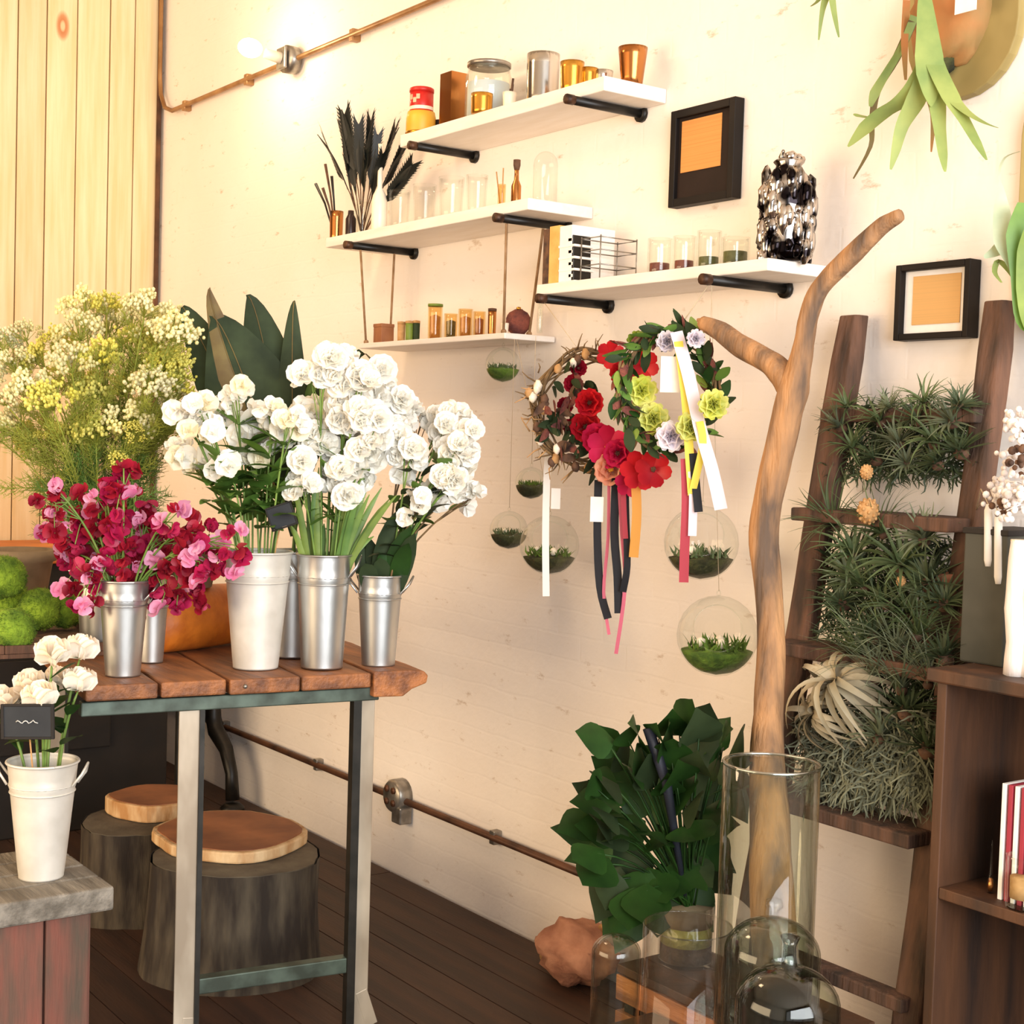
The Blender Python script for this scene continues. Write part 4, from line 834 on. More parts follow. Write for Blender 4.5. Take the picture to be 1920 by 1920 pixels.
rg = random.Random(77)
for k, (x_, y_, sc_) in enumerate([(98, 1209, 1.05), (150, 1204, 1.05), (147, 1264, 1.0), (58, 1265, .95), (80, 1292, 1.05), (104, 1248, .7), (2, 1298, 1.0)]):
    tip = pd(x_, y_+30, D_+(-.05, .02, -.02, .0, -.07, .05, .0)[k]); t = flower_stem('rose', ['ivory rose with a peach edge highest over the pail', 'ivory rose at upper right of the bunch', 'ivory rose at lower right of the bunch', 'ivory rose left of centre above the chalk sign', 'ivory rose lowest and nearest the chalk sign', 'small half open rose in the middle of the bunch', 'ivory rose cut by the left edge of the picture'][k], 'rose', 'ivory roses in the white-washed pail', b_, h_, r_, tip, [(np.zeros(3), sc_, nrm(np.array((0, 0, 1.))+tocam(tip)*.35+rv3(rg, .25)))], bl_rose, rg, stem_r=.0035, leaves=3, leafL=.075, leafW=.022, leafmat=m_leafy)
    q = MB(); 
    for j in range(5): bezleaf(q, tip+np.array((0, 0, -.002)), (math.cos(j*1.26), math.sin(j*1.26), .5), .03, .006, .3)
    obj('sepals', q, m_stem, t, True)
    if k < 2: q = MB(); petal(q, 2.2+k, .7, .04*sc_, 1.1); q.v = [tuple(np.array(p)+tip+np.array((0, 0, .004))) for p in q.v]; obj('outer_petal', q, m_peach, t, True)
pc = pd(52, 1353, D_-r_-.03); tgs, ax, n_ = chalk_tag('black framed chalk sign clipped in front of the roses', pc, 100*mpp(pc), 66*mpp(pc), b_+np.array((.0, .0, .03)), .03)
pts = [pc+n_*(-.005 if (n_@tocam(pc)) < 0 else .005)+ax[0]*(-.025+.05*k/14)+ax[2]*(.003*math.sin(k*1.3)+.002*math.sin(k*3.1)) for k in range(15)]; obj('chalk_scribble', MB().tube(pts, .0014, 4), m_chalk, tgs, True)

# ================================================================== driftwood trunk
t = thing('driftwood_branch', 'tall forked driftwood branch standing before the brick wall', 'branch', (4.6, -.5, .42))
def pathY(L): return [pw(x_, y_, Y_) for x_, y_, Y_ in L]
def rads(L, P): return [w_*mpp(p)/2 for w_, p in zip(L, P)]
def smooth_path(P, R, sub=4):
    out, ro = [], []
    for i in range(len(P)-1):
        p0, p1, p2, p3 = P[max(i-1, 0)], P[i], P[i+1], P[min(i+2, len(P)-1)]
        for k in range(sub):
            u = k/sub; out.append(.5*((2*p1)+(-p0+p2)*u+(2*p0-5*p1+4*p2-p3)*u*u+(-p0+3*p1-3*p2+p3)*u**3)); ro.append(R[i]+(R[i+1]-R[i])*u)
    out.append(P[-1]); ro.append(R[-1]); return out, ro
L = [(1458, 1842, -.50, 96), (1448, 1640, -.48, 92), (1440, 1480, -.45, 78), (1440, 1340, -.42, 62), (1446, 1220, -.40, 60), (1440, 1100, -.39, 58), (1432, 1000, -.39, 62), (1450, 900, -.38, 66), (1470, 800, -.37, 66), (1488, 730, -.365, 62), (1498, 690, -.36, 52), (1508, 645, -.355, 42), (1516, 595, -.35, 40), (1535, 545, -.34, 44), (1575, 500, -.33, 42), (1620, 455, -.32, 40), (1660, 420, -.31, 36), (1688, 402, -.31, 26)]
P = [pw(a, b, c) for a, b, c, d in L]; P[0][2] = .42; R_ = [d*.88*mpp(p)/2 for (a, b, c, d), p in zip(L, P)]
sp, sr = smooth_path(P, R_, 5)
def gnarl(mb, sp, sr, n=16, amp=.16, seed=0.):
    q = MB().tube(sp, sr, n); ctr = []
    for i in range(len(sp)):
        for k in range(n): ctr.append((sp[i], i, k))
    V = []
    for j, (cc, i, k) in enumerate(ctr):
        v = np.array(q.v[j]); d = v-cc; a = 2*math.pi*k/n; f = 1+amp*noise.noise(Vector((math.cos(a)*1.6+seed, math.sin(a)*1.6, i*.16)))+amp*.6*noise.noise(Vector((math.cos(a)*5+seed, math.sin(a)*5, i*.3)))
        V.append(tuple(cc+d*f))
    mb.add(V, q.f); return mb
obj('trunk', gnarl(MB(), sp, sr, 18), m_drift, t, True)
def limb(name, L, seed):
    P = [pw(a, b, c) for a, b, c, d in L]; R_ = [d*mpp(p)/2 for (a, b, c, d), p in zip(L, P)]; sp, sr = smooth_path(P, R_, 4); return obj(name, gnarl(MB(), sp, sr, 14, .14, seed), m_drift, t, True)
limb('left_limb', [(1488, 765, -.37, 30), (1478, 725, -.365, 48), (1460, 695, -.36, 48), (1430, 672, -.36, 46), (1390, 650, -.36, 44), (1350, 620, -.36, 38), (1318, 605, -.36, 26)], 6.)
limb('stub', [(1345, 618, -.36, 20), (1325, 604, -.365, 14), (1308, 600, -.37, 7)], 8.)

# ================================================================== hanging glass globes
def globe(label, pxc, pyc, wpx, Y, hook, tilt=0., moss=m_moss, fillk=.15, seed=0, pods=2):
    p = pw(pxc, pyc, Y); s = mpp(p); r = wpx*s/2; t = thing('glass_globe', label, 'terrarium', (p[0], p[1], p[2]-r), 'hanging glass terrarium globes')
    d = tocam(p); q = MB(); V = []; n, m_ = 24, 16
    # sphere with a round opening turned towards the room
    op = nrm(np.array((d[0], d[1], .35))); a1 = nrm(np.cross(op, (0, 0, 1))); a2 = np.cross(a1, op); t0 = .62
    for j in range(m_+1):
        th = t0+(math.pi-t0)*j/m_
        for i in range(n): a = 2*math.pi*i/n; V.append(p+r*(math.cos(th)*op+math.sin(th)*(math.cos(a)*a1+math.sin(a)*a2)))
    q.add(V, [(j*n+i, j*n+(i+1) % n, (j+1)*n+(i+1) % n, (j+1)*n+i) for j in range(m_) for i in range(n)]); obj('glass', q, m_glassg, t, True)
    ring = [p+r*(math.cos(t0)*op+math.sin(t0)*(math.cos(a)*a1+math.sin(a)*a2)) for a in [2*math.pi*k/24 for k in range(25)]]; obj('opening_rim', MB().tube(ring, .0016, 5, False), m_glassg, t, True)
    # moss bed fills the bottom
    zt_ = r*(-1+2*fillk+.35); q = MB(); n = 20; rows = []
    for j in range(7):
        zz = -r*.97+(zt_+r*.97)*j/6; rr = math.sqrt(max((r*.965)**2-zz*zz, 0)); rows.append([(p[0]+rr*math.cos(2*math.pi*i/n), p[1]+rr*math.sin(2*math.pi*i/n), p[2]+zz) for i in range(n)])
    rr = math.sqrt(max((r*.965)**2-zt_*zt_, 0))
    for k in (.7, .4, .12): rows.append([(p[0]+rr*k*math.cos(2*math.pi*i/n), p[1]+rr*k*math.sin(2*math.pi*i/n), p[2]+zt_+r*.16*(1-k)+r*.12*noise.noise(Vector((k*4+seed, i*.9, 0)))) for i in range(n)])
    q.add([v for row in rows for v in row], [(j*n+i, j*n+(i+1) % n, (j+1)*n+(i+1) % n, (j+1)*n+i) for j in range(len(rows)-1) for i in range(n)]+[tuple(range((len(rows)-1)*n, len(rows)*n))])
    obj('moss_bed', q, moss, t, True); rg2 = random.Random(seed); q = MB()
    for k in range(120):
        a = rg2.uniform(0, 6.28); k2 = math.sqrt(rg2.random())*.85; b0 = np.array((p[0]+rr*k2*math.cos(a), p[1]+rr*k2*math.sin(a), p[2]+zt_+r*.05)); e = b0+np.array((rg2.uniform(-.2, .2)*r, rg2.uniform(-.2, .2)*r, rg2.uniform(.15, .35)*r)); q.blade([b0, (b0+e)/2+rv3(rg2, .004), e], [r*.03, r*.03, r*.004], side=nrm(rv3(rg2, 1)))
    o_ = obj('moss_tufts', q, m_airg if seed % 2 else m_moss, t, True); o_['kind'] = 'stuff'
    for k in range(pods): a = k*2.3+seed; obj('white_pebble', MB().blob((p[0]+rr*.4*math.cos(a), p[1]+rr*.4*math.sin(a)-r*.1, p[2]+zt_+r*.22), r*.13, 8, 6, .2, 2, k), m_cream, t, True)
    top = p+np.array((0, 0, r)); obj('glass_loop', MB().tube([top+np.array((.006*math.cos(a), 0, .006+.006*math.sin(a))) for a in [k*math.pi/5 for k in range(11)]], .0016, 5, False), m_glassg, t, True)
    hk = np.array(hook, float); obj('thread', MB().tube([top+np.array((0, 0, .01)), hk], .0009, 4), m_thread, t, True)
globe('smallest hanging globe of moss just below the hanging shelf', 943, 684, 66, -.12, (pw(943, 684, -.12)[0], -.12, Z4), seed=1, fillk=.2)
globe('tiny dark mossy globe beside the white ribbon', 996, 906, 60, -.2, (pw(996, 906, -.2)[0], -.2, Z4+.0), moss=m_mossd, seed=2, fillk=.25)
globe('leftmost hanging globe of moss low on the wall', 954, 994, 72, -.16, (pw(954, 994, -.16)[0], -.16, Z4), moss=m_mossd, seed=3, fillk=.2)
globe('dark mossy globe behind the end of the white ribbon', 1030, 1022, 112, -.19, (3.17, -.15, Z4), moss=m_mossd, seed=4, fillk=.12)
p_ = pw(1315, 1018, -.24); globe('large globe of moss hanging under the ribboned wreath', 1315, 1018, 140, -.24, (4.12, -.255, Z3-.02), seed=5, fillk=.12, moss=m_mossd)
globe('large lowest globe of moss beside the driftwood trunk', 1345, 1192, 152, -.26, (4.124, -.262, Z3-.02), seed=6, fillk=.14, pods=3)

# ================================================================== wreaths
def wframe(p): n_ = tocam(p); n_ = nrm(np.array((n_[0], n_[1], 0))); r_ = nrm(np.cross((0, 0, 1), n_)); return r_, np.array((0, 0, 1.)), n_
bl_big = bloom([(7, .04, .2, 0), (6, .034, .6, .4), (5, .026, 1.0, .1)], 'big_flower', m_redfl, 1.1)
bl_ran = bloom([(6, .04, .35, 0), (6, .036, .75, .4), (6, .03, 1.05, .1), (5, .022, 1.3, .3), (4, .014, 1.45, 0)], 'round_flower', m_lime, 1.2)
bl_lily = bloom([(6, .055, .25, 0)], 'pointed_flower', m_hot, .55)
def ribbon(parent, L, w_, mat, Y, name='ribbon', twist=0.):
    P = [pw(a, b, Y if len(L[0]) == 2 else c_[0]) for a, b, *c_ in L]; sp, _ = smooth_path(P, [0]*len(P), 4); s = mpp(P[0]); n_ = len(sp); q = MB()
    q.blade(sp, w_*s/2, side=_r*math.cos(twist)+np.array((-_r[1], _r[0], 0))*math.sin(twist)); return obj(name, q, mat, parent, True)
YW = -.3
c1 = pw(1105, 770, YW); s = mpp(c1)
t = thing('twig_wreath', 'twig wreath with red flowers and black ribbons, left of the pair', 'wreath', c1-np.array((0, 0, .2)), 'wreaths below the right shelf')
r_, u_, n_ = wframe(c1); rg = random.Random(11)
def WP(c, u, v, w=0.): return c+r_*u*s+u_*v*s+n_*w
for k in range(9):
    ph = rg.uniform(0, 6); rr = rg.uniform(88, 112); pts = [WP(c1, (rr+6*math.sin(5*a+ph))*math.cos(a)*.98, (rr+8*math.sin(4*a+ph*2))*math.sin(a), .012*math.sin(7*a+ph)) for a in [2*math.pi*j/40 for j in range(41)]]; obj('vine_strand', MB().tube(pts, rg.uniform(.0025, .0045), 5, False), m_twig, t, True)
for k in range(46):
    a = rg.uniform(1.3, 4.5); rr = rg.uniform(88, 120); p0 = WP(c1, rr*math.cos(a), rr*math.sin(a), rg.uniform(-.005, .02)); d = nrm(r_*math.cos(a+rg.uniform(-1, 1))+u_*math.sin(a+rg.uniform(-1, 1))+n_*rg.uniform(0, .8)); obj('twig', MB().tube([p0, p0+d*.02+rv3(rg, .006), p0+d*rg.uniform(.03, .05)], [.0025, .002, .001], 4), m_twig if k % 3 else m_cork, t, True)
for k in range(18):
    a = rg.uniform(1.6, 4.9); rr = rg.uniform(85, 118); p0 = WP(c1, rr*math.cos(a), rr*math.sin(a), .02); obj('seed_pod', MB().blob(p0, (.011, .011, .014), 8, 6, .3, 3, k), [m_cone, m_cork, m_cream][k % 3], t, True)
for k in range(70):
    a = rg.uniform(1.9, 5.6); rr = rg.uniform(50, 108); p0 = WP(c1, rr*math.cos(a)+18, rr*math.sin(a), .02); q = MB(); bezleaf(q, p0, r_*rg.uniform(-1, 1)+u_*rg.uniform(-1, 1)+n_*.6, .055, .012, .2, side=u_); obj('leaf', q, [m_leafd, m_cone, m_reddry, m_leafd][k % 4], t, True)
def wflower(parent, me, x_, y_, Y_, sc_, mat, ctr=m_yellow, name='flower', dv=(0, 0, 0)):
    p0 = pw(x_, y_, Y_); d = nrm(tocam(p0)+np.array(dv)); f_ = inst(name, me, parent, p0, quat_to(d, x_), sc_, mat)
    if ctr: 
        o_ = bpy.data.objects.new('flower_centre', CTR); COL.objects.link(o_); o_.parent = f_; o_.location = (0, 0, .008); o_.material_slots[0].link = 'OBJECT'; o_.material_slots[0].material = ctr
q = MB()
for k in range(12): q.blob((.006*math.cos(k*2.4)*math.sqrt(k/12), .006*math.sin(k*2.4)*math.sqrt(k/12), .004), .0028, 5, 4)
CTR = mesh('flower_centre', q, m_yellow)
for x_, y_, sc_, mt, me in [(1105, 755, 1.0, m_redfl, bl_big), (1098, 800, 1.1, m_redfl, bl_big), (1120, 822, 1.1, m_hot, bl_big), (1140, 838, 1.2, m_hot, bl_lily), (1158, 850, 1.0, m_hot, bl_big), (1145, 880, 1.15, m_salmon, bl_big), (1200, 882, 1.1, m_redfl, bl_lily), (1225, 880, 1.0, m_redfl, bl_lily), (1180, 905, .8, m_hot, bl_lily), (1145, 665, .8, m_redfl, bl_lily), (1205, 685, .9, m_redfl, bl_lily), (1165, 700, .8, m_redfl, bl_big), (1085, 690, .6, m_mag2, bl_big), (1075, 720, .7, m_mag2, bl_big), (1060, 760, .6, m_mag2, bl_big), (1070, 800, .6, m_mag2, bl_big)]:
    wflower(t, me, x_, y_, YW-.03, sc_, mt, m_yellow if sc_ >= 1.15 else (m_cone if k % 2 else None))
ribbon(t, [(1033, 810), (1026, 880), (1023, 1000), (1024, 1118)], 13, m_ribw, YW-.012, 'white_ribbon')
obj('ribbon_tag', MB().box(pw(1042, 935, YW+.01), (18*s, .002, 40*s), ax=[r_, n_, u_]), m_ribw, t)
for L, w_, mt, nm in [([(1122, 900), (1120, 1000), (1125, 1100), (1140, 1160)], 15, m_ribb, 'black_ribbon'), ([(1155, 890), (1152, 1000), (1158, 1080), (1160, 1150)], 16, m_ribb, 'black_ribbon'), ([(1172, 885), (1174, 980), (1176, 1060), (1168, 1110)], 13, m_ribb, 'black_ribbon'), ([(1142, 895), (1140, 1010), (1132, 1110), (1142, 1190)], 6, m_ribp, 'pink_ribbon'), ([(1160, 890), (1166, 1000), (1172, 1100), (1155, 1226)], 7, m_ribp, 'pink_ribbon'), ([(1190, 880), (1194, 960), (1188, 1045)], 18, m_ribo, 'orange_ribbon'), ([(1168, 890), (1170, 960), (1173, 1010)], 10, m_ribr, 'crimson_ribbon')]:
    ribbon(t, L, w_, mt, YW-.02-.004*len(nm) % .02, nm)
obj('price_tag', MB().box(pw(1119, 955, YW-.035), (24*s, .002, 46*s), ax=[r_, n_, u_]), m_mat, t)
hk = np.array((3.421, -.243, Z3-.02)); tp = WP(c1, -20, 108); obj('hanging_loop', MB().tube([tp, hk*.5+tp*.5, hk], .0012, 4), m_thread, t, True)
# green wreath
YV = -.36
c2 = pw(1250, 728, YV); s = mpp(c2)
t = thing('green_wreath', 'green leafy wreath with yellow flowers and lilac ribbon, right of the pair', 'wreath', c2-np.array((0, 0, .17)), 'wreaths below the right shelf'); r_, u_, n_ = wframe(c2)
for k in range(6):
    ph = rg.uniform(0, 6); rr = rg.uniform(88, 104); pts = [WP(c2, (rr+6*math.sin(5*a+ph))*math.cos(a)*.92, (rr*1.1+8*math.sin(4*a+ph*2))*math.sin(a), .012*math.sin(7*a+ph)) for a in [2*math.pi*j/36 for j in range(37)]]; obj('vine_strand', MB().tube(pts, .004, 5, False), m_twig, t, True)
lf = MB(); bezleaf(lf, (0, 0, 0), (0, .15, 1), .06, .013, .05, side=(1, 0, 0)); lfm = mesh('wreath_leaf', lf, m_leafy)
for k in range(210):
    a = 2*math.pi*k/105+rg.uniform(-.05, .05); rr = rg.uniform(80, 106); p0 = WP(c2, rr*math.cos(a)*.92, rr*1.1*math.sin(a), rg.uniform(-.01, .025)); a2 = a+math.pi/2+rg.uniform(-1.1, 1.1); inst('leaf', lfm, t, p0, quat_to(nrm(r_*math.cos(a2)+u_*math.sin(a2)+n_*rg.uniform(0, .7)), rg.uniform(0, 6)), rg.uniform(.6, 1.15), [m_leafd, m_leafy, m_leafm, m_leafd, m_reddry][k % 5] if k % 17 else m_leafl)
for x_, y_, sc_, mt in [(1203, 733, 1.05, m_lime), (1225, 785, 1.05, m_lime), (1258, 818, 1.0, m_lilac), (1295, 800, .95, m_lime), (1338, 758, .95, m_lime), (1185, 765, .7, m_lilac), (1250, 640, .7, m_lilac), (1195, 640, .7, m_leafl), (1305, 635, .6, m_lilac)]: wflower(t, bl_ran, x_, y_, YV-.03, sc_, mt, None)
for L, w_, mt, nm in [([(1268, 622), (1290, 700), (1312, 800), (1335, 880), (1352, 955)], 24, m_ribl, 'lilac_ribbon'), ([(1272, 640), (1285, 740), (1292, 840), (1298, 925)], 17, m_riby, 'yellow_ribbon'), ([(1312, 790), (1318, 830), (1306, 890), (1296, 930)], 14, m_riby, 'yellow_ribbon'), ([(1285, 860), (1287, 940), (1284, 1020), (1282, 1092)], 18, m_ribr, 'crimson_ribbon'), ([(1300, 850), (1304, 900), (1310, 960)], 16, m_ribb, 'dark_ribbon'), ([(1296, 860), (1300, 920), (1298, 1005)], 16, m_ribl, 'lilac_ribbon')]:
    ribbon(t, L, w_, mt, YV-.03-.003*(len(nm) % 5), nm)
obj('price_tag', MB().box(pw(1257, 702, YV-.04), (36*s, .002, 66*s), ax=[r_, n_, u_]), m_mat, t)
hk = np.array((4.124, -.27, Z3-.025)); tp = WP(c2, 18, 112); obj('hanging_loop', MB().tube([tp, hk], .0015, 4), m_thread, t, True)

# ================================================================== leaning ladder with air plants
t = thing('plant_ladder', 'rustic leaning ladder of rough boards hung with air plants', 'ladder', (4.63, -.3, 0)); LADX = {}
def lad(z): return -.06-.186*(1.87-z)
def rail(pts, name):
    q = MB(); rows = []; n_ = 18
    for j in range(n_+1):
        u = j/n_; z = 0+u*pts[1]; x = pts[0]+(pts[2]-pts[0])*u; w_ = pts[3]*(1+.1*noise.noise(Vector((x*9, 0, z*3)))); y_ = lad(z); sh = .006*noise.noise(Vector((x*3, 5, z*4)))
        sec = [(-.5, -.35), (-.35, -.5), (.35, -.5), (.5, -.3), (.5, .4), (.3, .5), (-.35, .5), (-.5, .35)]
        k_ = 1 if j < n_ else .82
        rows.append([(x+sh+a*w_*k_, y_+b*.045, z) for a, b in sec])
    m_ = 8; q.add([p for r2 in rows for p in r2], [(i*m_+k, i*m_+(k+1) % m_, (i+1)*m_+(k+1) % m_, (i+1)*m_+k) for i in range(n_) for k in range(m_)]+[tuple(range(m_-1, -1, -1)), tuple(range(n_*m_, n_*m_+m_))]); return obj(name, q, m_rail, t, False, .003)
rail((4.40, 1.875, 4.40, .072), 'rail'); rail((4.885, 1.885, 4.80, .066), 'rail')
RZ = [1.655, 1.425, 1.12, .785, .455, .12]
for k, z in enumerate(RZ):
    x1 = 4.80+.085*(1.88-z)/1.88; obj('rung', MB().box(((4.40+x1)/2, lad(z)-.03, z-.018), (x1-4.40+.02, .13 if k in (1, 2, 3) else .045, .03)), m_rail, t, bevel=.004)
def airplant(n, L_, w_, curl, seed, spread=1.2, up=.5, segs=6):
    q = MB(); rg2 = random.Random(seed)
    for k in range(n):
        a = k*2.39996+rg2.uniform(-.3, .3); e = up+(1.35-up)*rg2.random()*(1 if k % 2 else .6); l = L_*rg2.uniform(.65, 1.1); d = np.array((math.cos(a)*math.cos(e), math.sin(a)*math.cos(e), math.sin(e))); p = np.array((d[0]*.006, d[1]*.006, 0)); pts = [p]; cu = curl*rg2.uniform(.5, 1.4); sw = rg2.uniform(-.35, .35)
        side = nrm(np.cross(d, (0, 0, 1)))
        for j in range(segs):
            p = p+d*l/segs; pts.append(p); d = nrm(d+np.array((0, 0, -cu/segs*2))+side*sw/segs*2)
        q.blade(pts, [w_*(1-.9*(j/segs)**1.2) for j in range(segs+1)], side=side, fold=.3)
    return q
AP = [mesh('air_plant_a', airplant(30, .10, .0045, .8, 1), m_airg), mesh('air_plant_b', airplant(38, .075, .004, .3, 2, up=.3), m_air), mesh('air_plant_c', airplant(46, .15, .0032, .5, 3, up=.6, segs=8), m_airg), mesh('air_plant_d', airplant(40, .15, .0075, 2.6, 4, up=.1, segs=11), m_airp), mesh('air_plant_e', airplant(54, .19, .0026, .7, 5, up=.75, segs=8), m_air), mesh('air_plant_f', airplant(44, .06, .003, .2, 6, up=.1), m_aird)]
rg = random.Random(31)
ORD = ['leftmost', 'second', 'third', 'fourth', 'fifth', 'sixth', 'seventh', 'eighth', 'ninth', 'tenth', 'eleventh', 'twelfth', 'thirteenth', 'fourteenth', 'fifteenth']
def nth(L, x_, tail):
    i = sorted(q_[0] for q_ in L).index(x_); n_ = len(L); return (ORD[0]+' '+tail) if i == 0 else ('rightmost '+tail if i == n_-1 else ORD[i]+' from the left '+tail)
def aplant(x_, y_, k, sc_, label, mat=None, dY=-.03, tilt=None, group='air plants on the leaning ladder', holder=True):
    # find the point on the leaning plane under this pixel
    Yq = -.2
    for _ in range(6): pz = pw(x_, y_, Yq); Yq = lad(pz[2])-.03+dY
    p = pw(x_, y_, Yq); d = tilt if tilt is not None else nrm(np.array((rg.uniform(-.25, .5), -.55, .75)))
    t_ = thing('air_plant', label, 'air plant', p, group)
    inst('leaves', AP[k], t_, p, quat_to(d, rg.uniform(0, 6)), sc_, mat)
    q = MB().blob(p-np.array(d)*.006*sc_, (.013*sc_, .013*sc_, .011*sc_), 8, 6, .2, 3, 1); obj('root_ball', q, m_cone, t_, True)
    return t_
gt, gm, gl = 'air plants on the top tier of the ladder', 'air plants on the middle tier of the ladder', 'air plants on the low tier of the ladder'
TL = [(1575, 800, 1, 1.0), (1600, 840, 0, .8), (1650, 790, 0, .9), (1685, 830, 1, 1.05), (1720, 785, 5, 1.2), (1750, 830, 0, 1.0), (1785, 790, 1, 1.1), (1800, 845, 5, 1.3), (1640, 860, 5, 1.1), (1700, 868, 1, .9), (1755, 868, 5, 1.1), (1590, 765, 0, .7), (1670, 765, 1, .8), (1735, 755, 0, .8), (1800, 760, 5, 1.0)]
for k, (x_, y_, kk, sc_) in enumerate(TL):
    aplant(x_, y_, kk, sc_, nth(TL, x_, 'tufted air plant on the top ladder tier'), None, -.02, None, gt)
TL = [(1565, 985, 2, .9), (1600, 1040, 0, 1.2), (1655, 1000, 2, .9), (1690, 1060, 0, 1.3), (1620, 1100, 2, .85), (1580, 1130, 5, 1.3), (1730, 1010, 1, 1.2), (1660, 1130, 0, 1.1), (1740, 1090, 5, 1.6), (1770, 1130, 5, 1.4), (1590, 1080, 1, 1.2), (1700, 1150, 2, .8)]
for k, (x_, y_, kk, sc_) in enumerate(TL):
    aplant(x_, y_, kk, sc_, nth(TL, x_, 'long-leaved air plant on the middle ladder tier'), None, -.03, None, gm)
TL = [(1640, 1270, 4, 1.0), (1690, 1290, 4, 1.05), (1740, 1280, 4, .9), (1610, 1230, 2, .9), (1680, 1220, 4, .9), (1770, 1230, 5, 1.5), (1720, 1190, 2, .9), (1640, 1190, 5, 1.4), (1700, 1330, 5, 1.6), (1740, 1400, 5, 1.7), (1650, 1380, 1, 1.3)]
for k, (x_, y_, kk, sc_) in enumerate(TL):
    aplant(x_, y_, kk, sc_, nth(TL, x_, 'grassy air plant on the low ladder tier'), None, -.04, nrm(np.array((rg.uniform(-.1, .45), -.25, 1))), gl)
aplant(1568, 1278, 3, 1.4, 'big pale curly air plant at the left of the ladder', None, -.09, nrm(np.array((-.2, -.8, .6))))
aplant(1528, 1335, 3, 1.1, 'pale drooping air plant below the big curly one', None, -.08, nrm(np.array((-.5, -.7, .2))))
# wads of spanish moss wedged between the rungs
def moss_wad(label, x0, x1, y0, y1, n, mat, dY=0., L_=.07, seed=0, droop=.6):
    rg2 = random.Random(seed); q = MB()
    for k in range(n):
        x_, y_ = rg2.uniform(x0, x1), rg2.uniform(y0, y1); Yq = -.25
        for _ in range(4): pz = pw(x_, y_, Yq); Yq = lad(pz[2])+dY+rg2.uniform(-.03, .03)
        p = pw(x_, y_, Yq); pts = [p]; d = nrm(rv3(rg2, 1)+np.array((0, 0, -droop)))
        for j in range(5): p = p+d*L_/5; pts.append(p); d = nrm(d+rv3(rg2, .55)+np.array((0, 0, -.1)))
        q.blade(pts, [.0016, .0022, .0022, .002, .0016, .0005], side=nrm(rv3(rg2, 1)))
    o = single('spanish_moss', q, mat, label, 'moss', 'moss on the ladder', True); o['kind'] = 'stuff'; return o
moss_wad('dark moss packed behind the top tier air plants', 1560, 1825, 760, 895, 1500, m_aird, .02, .05, 1, .1)
moss_wad('dark moss packed behind the middle tier air plants', 1545, 1790, 1010, 1200, 1700, m_aird, .02, .055, 2, .1)
moss_wad('grey tangled moss hanging thickly below the curly air plant', 1510, 1745, 1330, 1490, 2600, m_span, -.04, .07, 3, .7)
moss_wad('dark moss packed behind the grassy low tier', 1560, 1790, 1200, 1480, 1900, m_aird, .03, .06, 4, .2)
def seedcone(x_, y_, r, label):
    p = pw(x_, y_, lad(1.3)-.09); t_ = thing('seed_head', label, 'seed head', p-np.array((0, 0, r)), 'seed heads among the air plants'); obj('core', MB().blob(p, (r*.8, r*.8, r), 12, 8), m_cork, t_, True); q = MB()
    for k in range(40): u = nrm((math.cos(k*2.4)*math.sqrt(1-((k-20)/20.5)**2), math.sin(k*2.4)*math.sqrt(1-((k-20)/20.5)**2), (k-20)/20.5)); q.blob(p+u*np.array((r*.8, r*.8, r)), r*.16, 5, 4)
    obj('scales', q, m_cork, t_, True)
seedcone(1628, 958, .027, 'round tan seed head on the middle tier'); seedcone(1625, 885, .016, 'small pale seed head on the top rung'); seedcone(1690, 1090, .012, 'tiny pink seed head deep in the middle tier')
p = pw(1765, 985, lad(1.35)-.02); vessel('clay_pot', 'small pinkish clay pot behind the ladder tier', 'pot', 1778, 1035, 975, 60, 44, -.17, 1.235, M('pink_clay', 'c98a6c', .8, col2='b57657', ns=12), 18)
sp_ = pw(1778, 1038, -.17)
single('shelf_block', MB().box((sp_[0], -.15, 1.1775), (.12, .11, .115)), m_rail, 'rough wood block under the pink clay pot', 'block', None, False, .004)

# ================================================================== staghorn ferns on plaques
def plaque(label, x0, x1, z0, z1, th=.03):
    t = thing('staghorn_fern', label, 'fern', ((x0+x1)/2, 0, z0), 'mounted staghorn ferns'); P = []
    xm, hw = (x0+x1)/2, (x1-x0)/2; zc = z0+hw
    for k in range(13): a = math.pi+math.pi*k/12; P.append((xm+hw*math.cos(a), -th, zc+hw*math.sin(a)))
    for k in range(13): a = math.pi*k/12; P.append((xm+hw*math.cos(a), -th, z1-hw+hw*math.sin(a)))
    obj('plaque', MB().prism(P, (0, th-.001, 0)), m_plaque, t, False, .003); return t
def fr(t, L, mat, Y0, Y1, name='frond'):
    """frond branch: pixel path with widths"""
    n_ = len(L); P = [pw(a, b, Y0+(Y1-Y0)*i/(n_-1)) for i, (a, b, w_) in enumerate(L)]; W = [w_*mpp(p)/2 for (a, b, w_), p in zip(L, P)]; sp, sw = smooth_path(P, W, 4); q = MB(); q.blade(sp, sw, side=_r); return q
t = plaque('large staghorn fern with hanging green fronds on an oval board', 4.50, 4.795, 2.345, 2.83)
obj('shield_frond', MB().blob((4.625, -.04, 2.55), (.10, .05, .14), 20, 14, .25, 2.2, 3), m_shield, t, True)
obj('root_clump', MB().blob((4.60, -.05, 2.44), (.05, .04, .05), 14, 10, .35, 3, 5), m_mossd, t, True)
obj('paper_label', MB().box(pw(1811, 3, -.105), (.055, .002, .045), ax=[(1, 0, 0), (0, 1, 0), (0, 0, 1)]), m_mat, t)
q = MB()
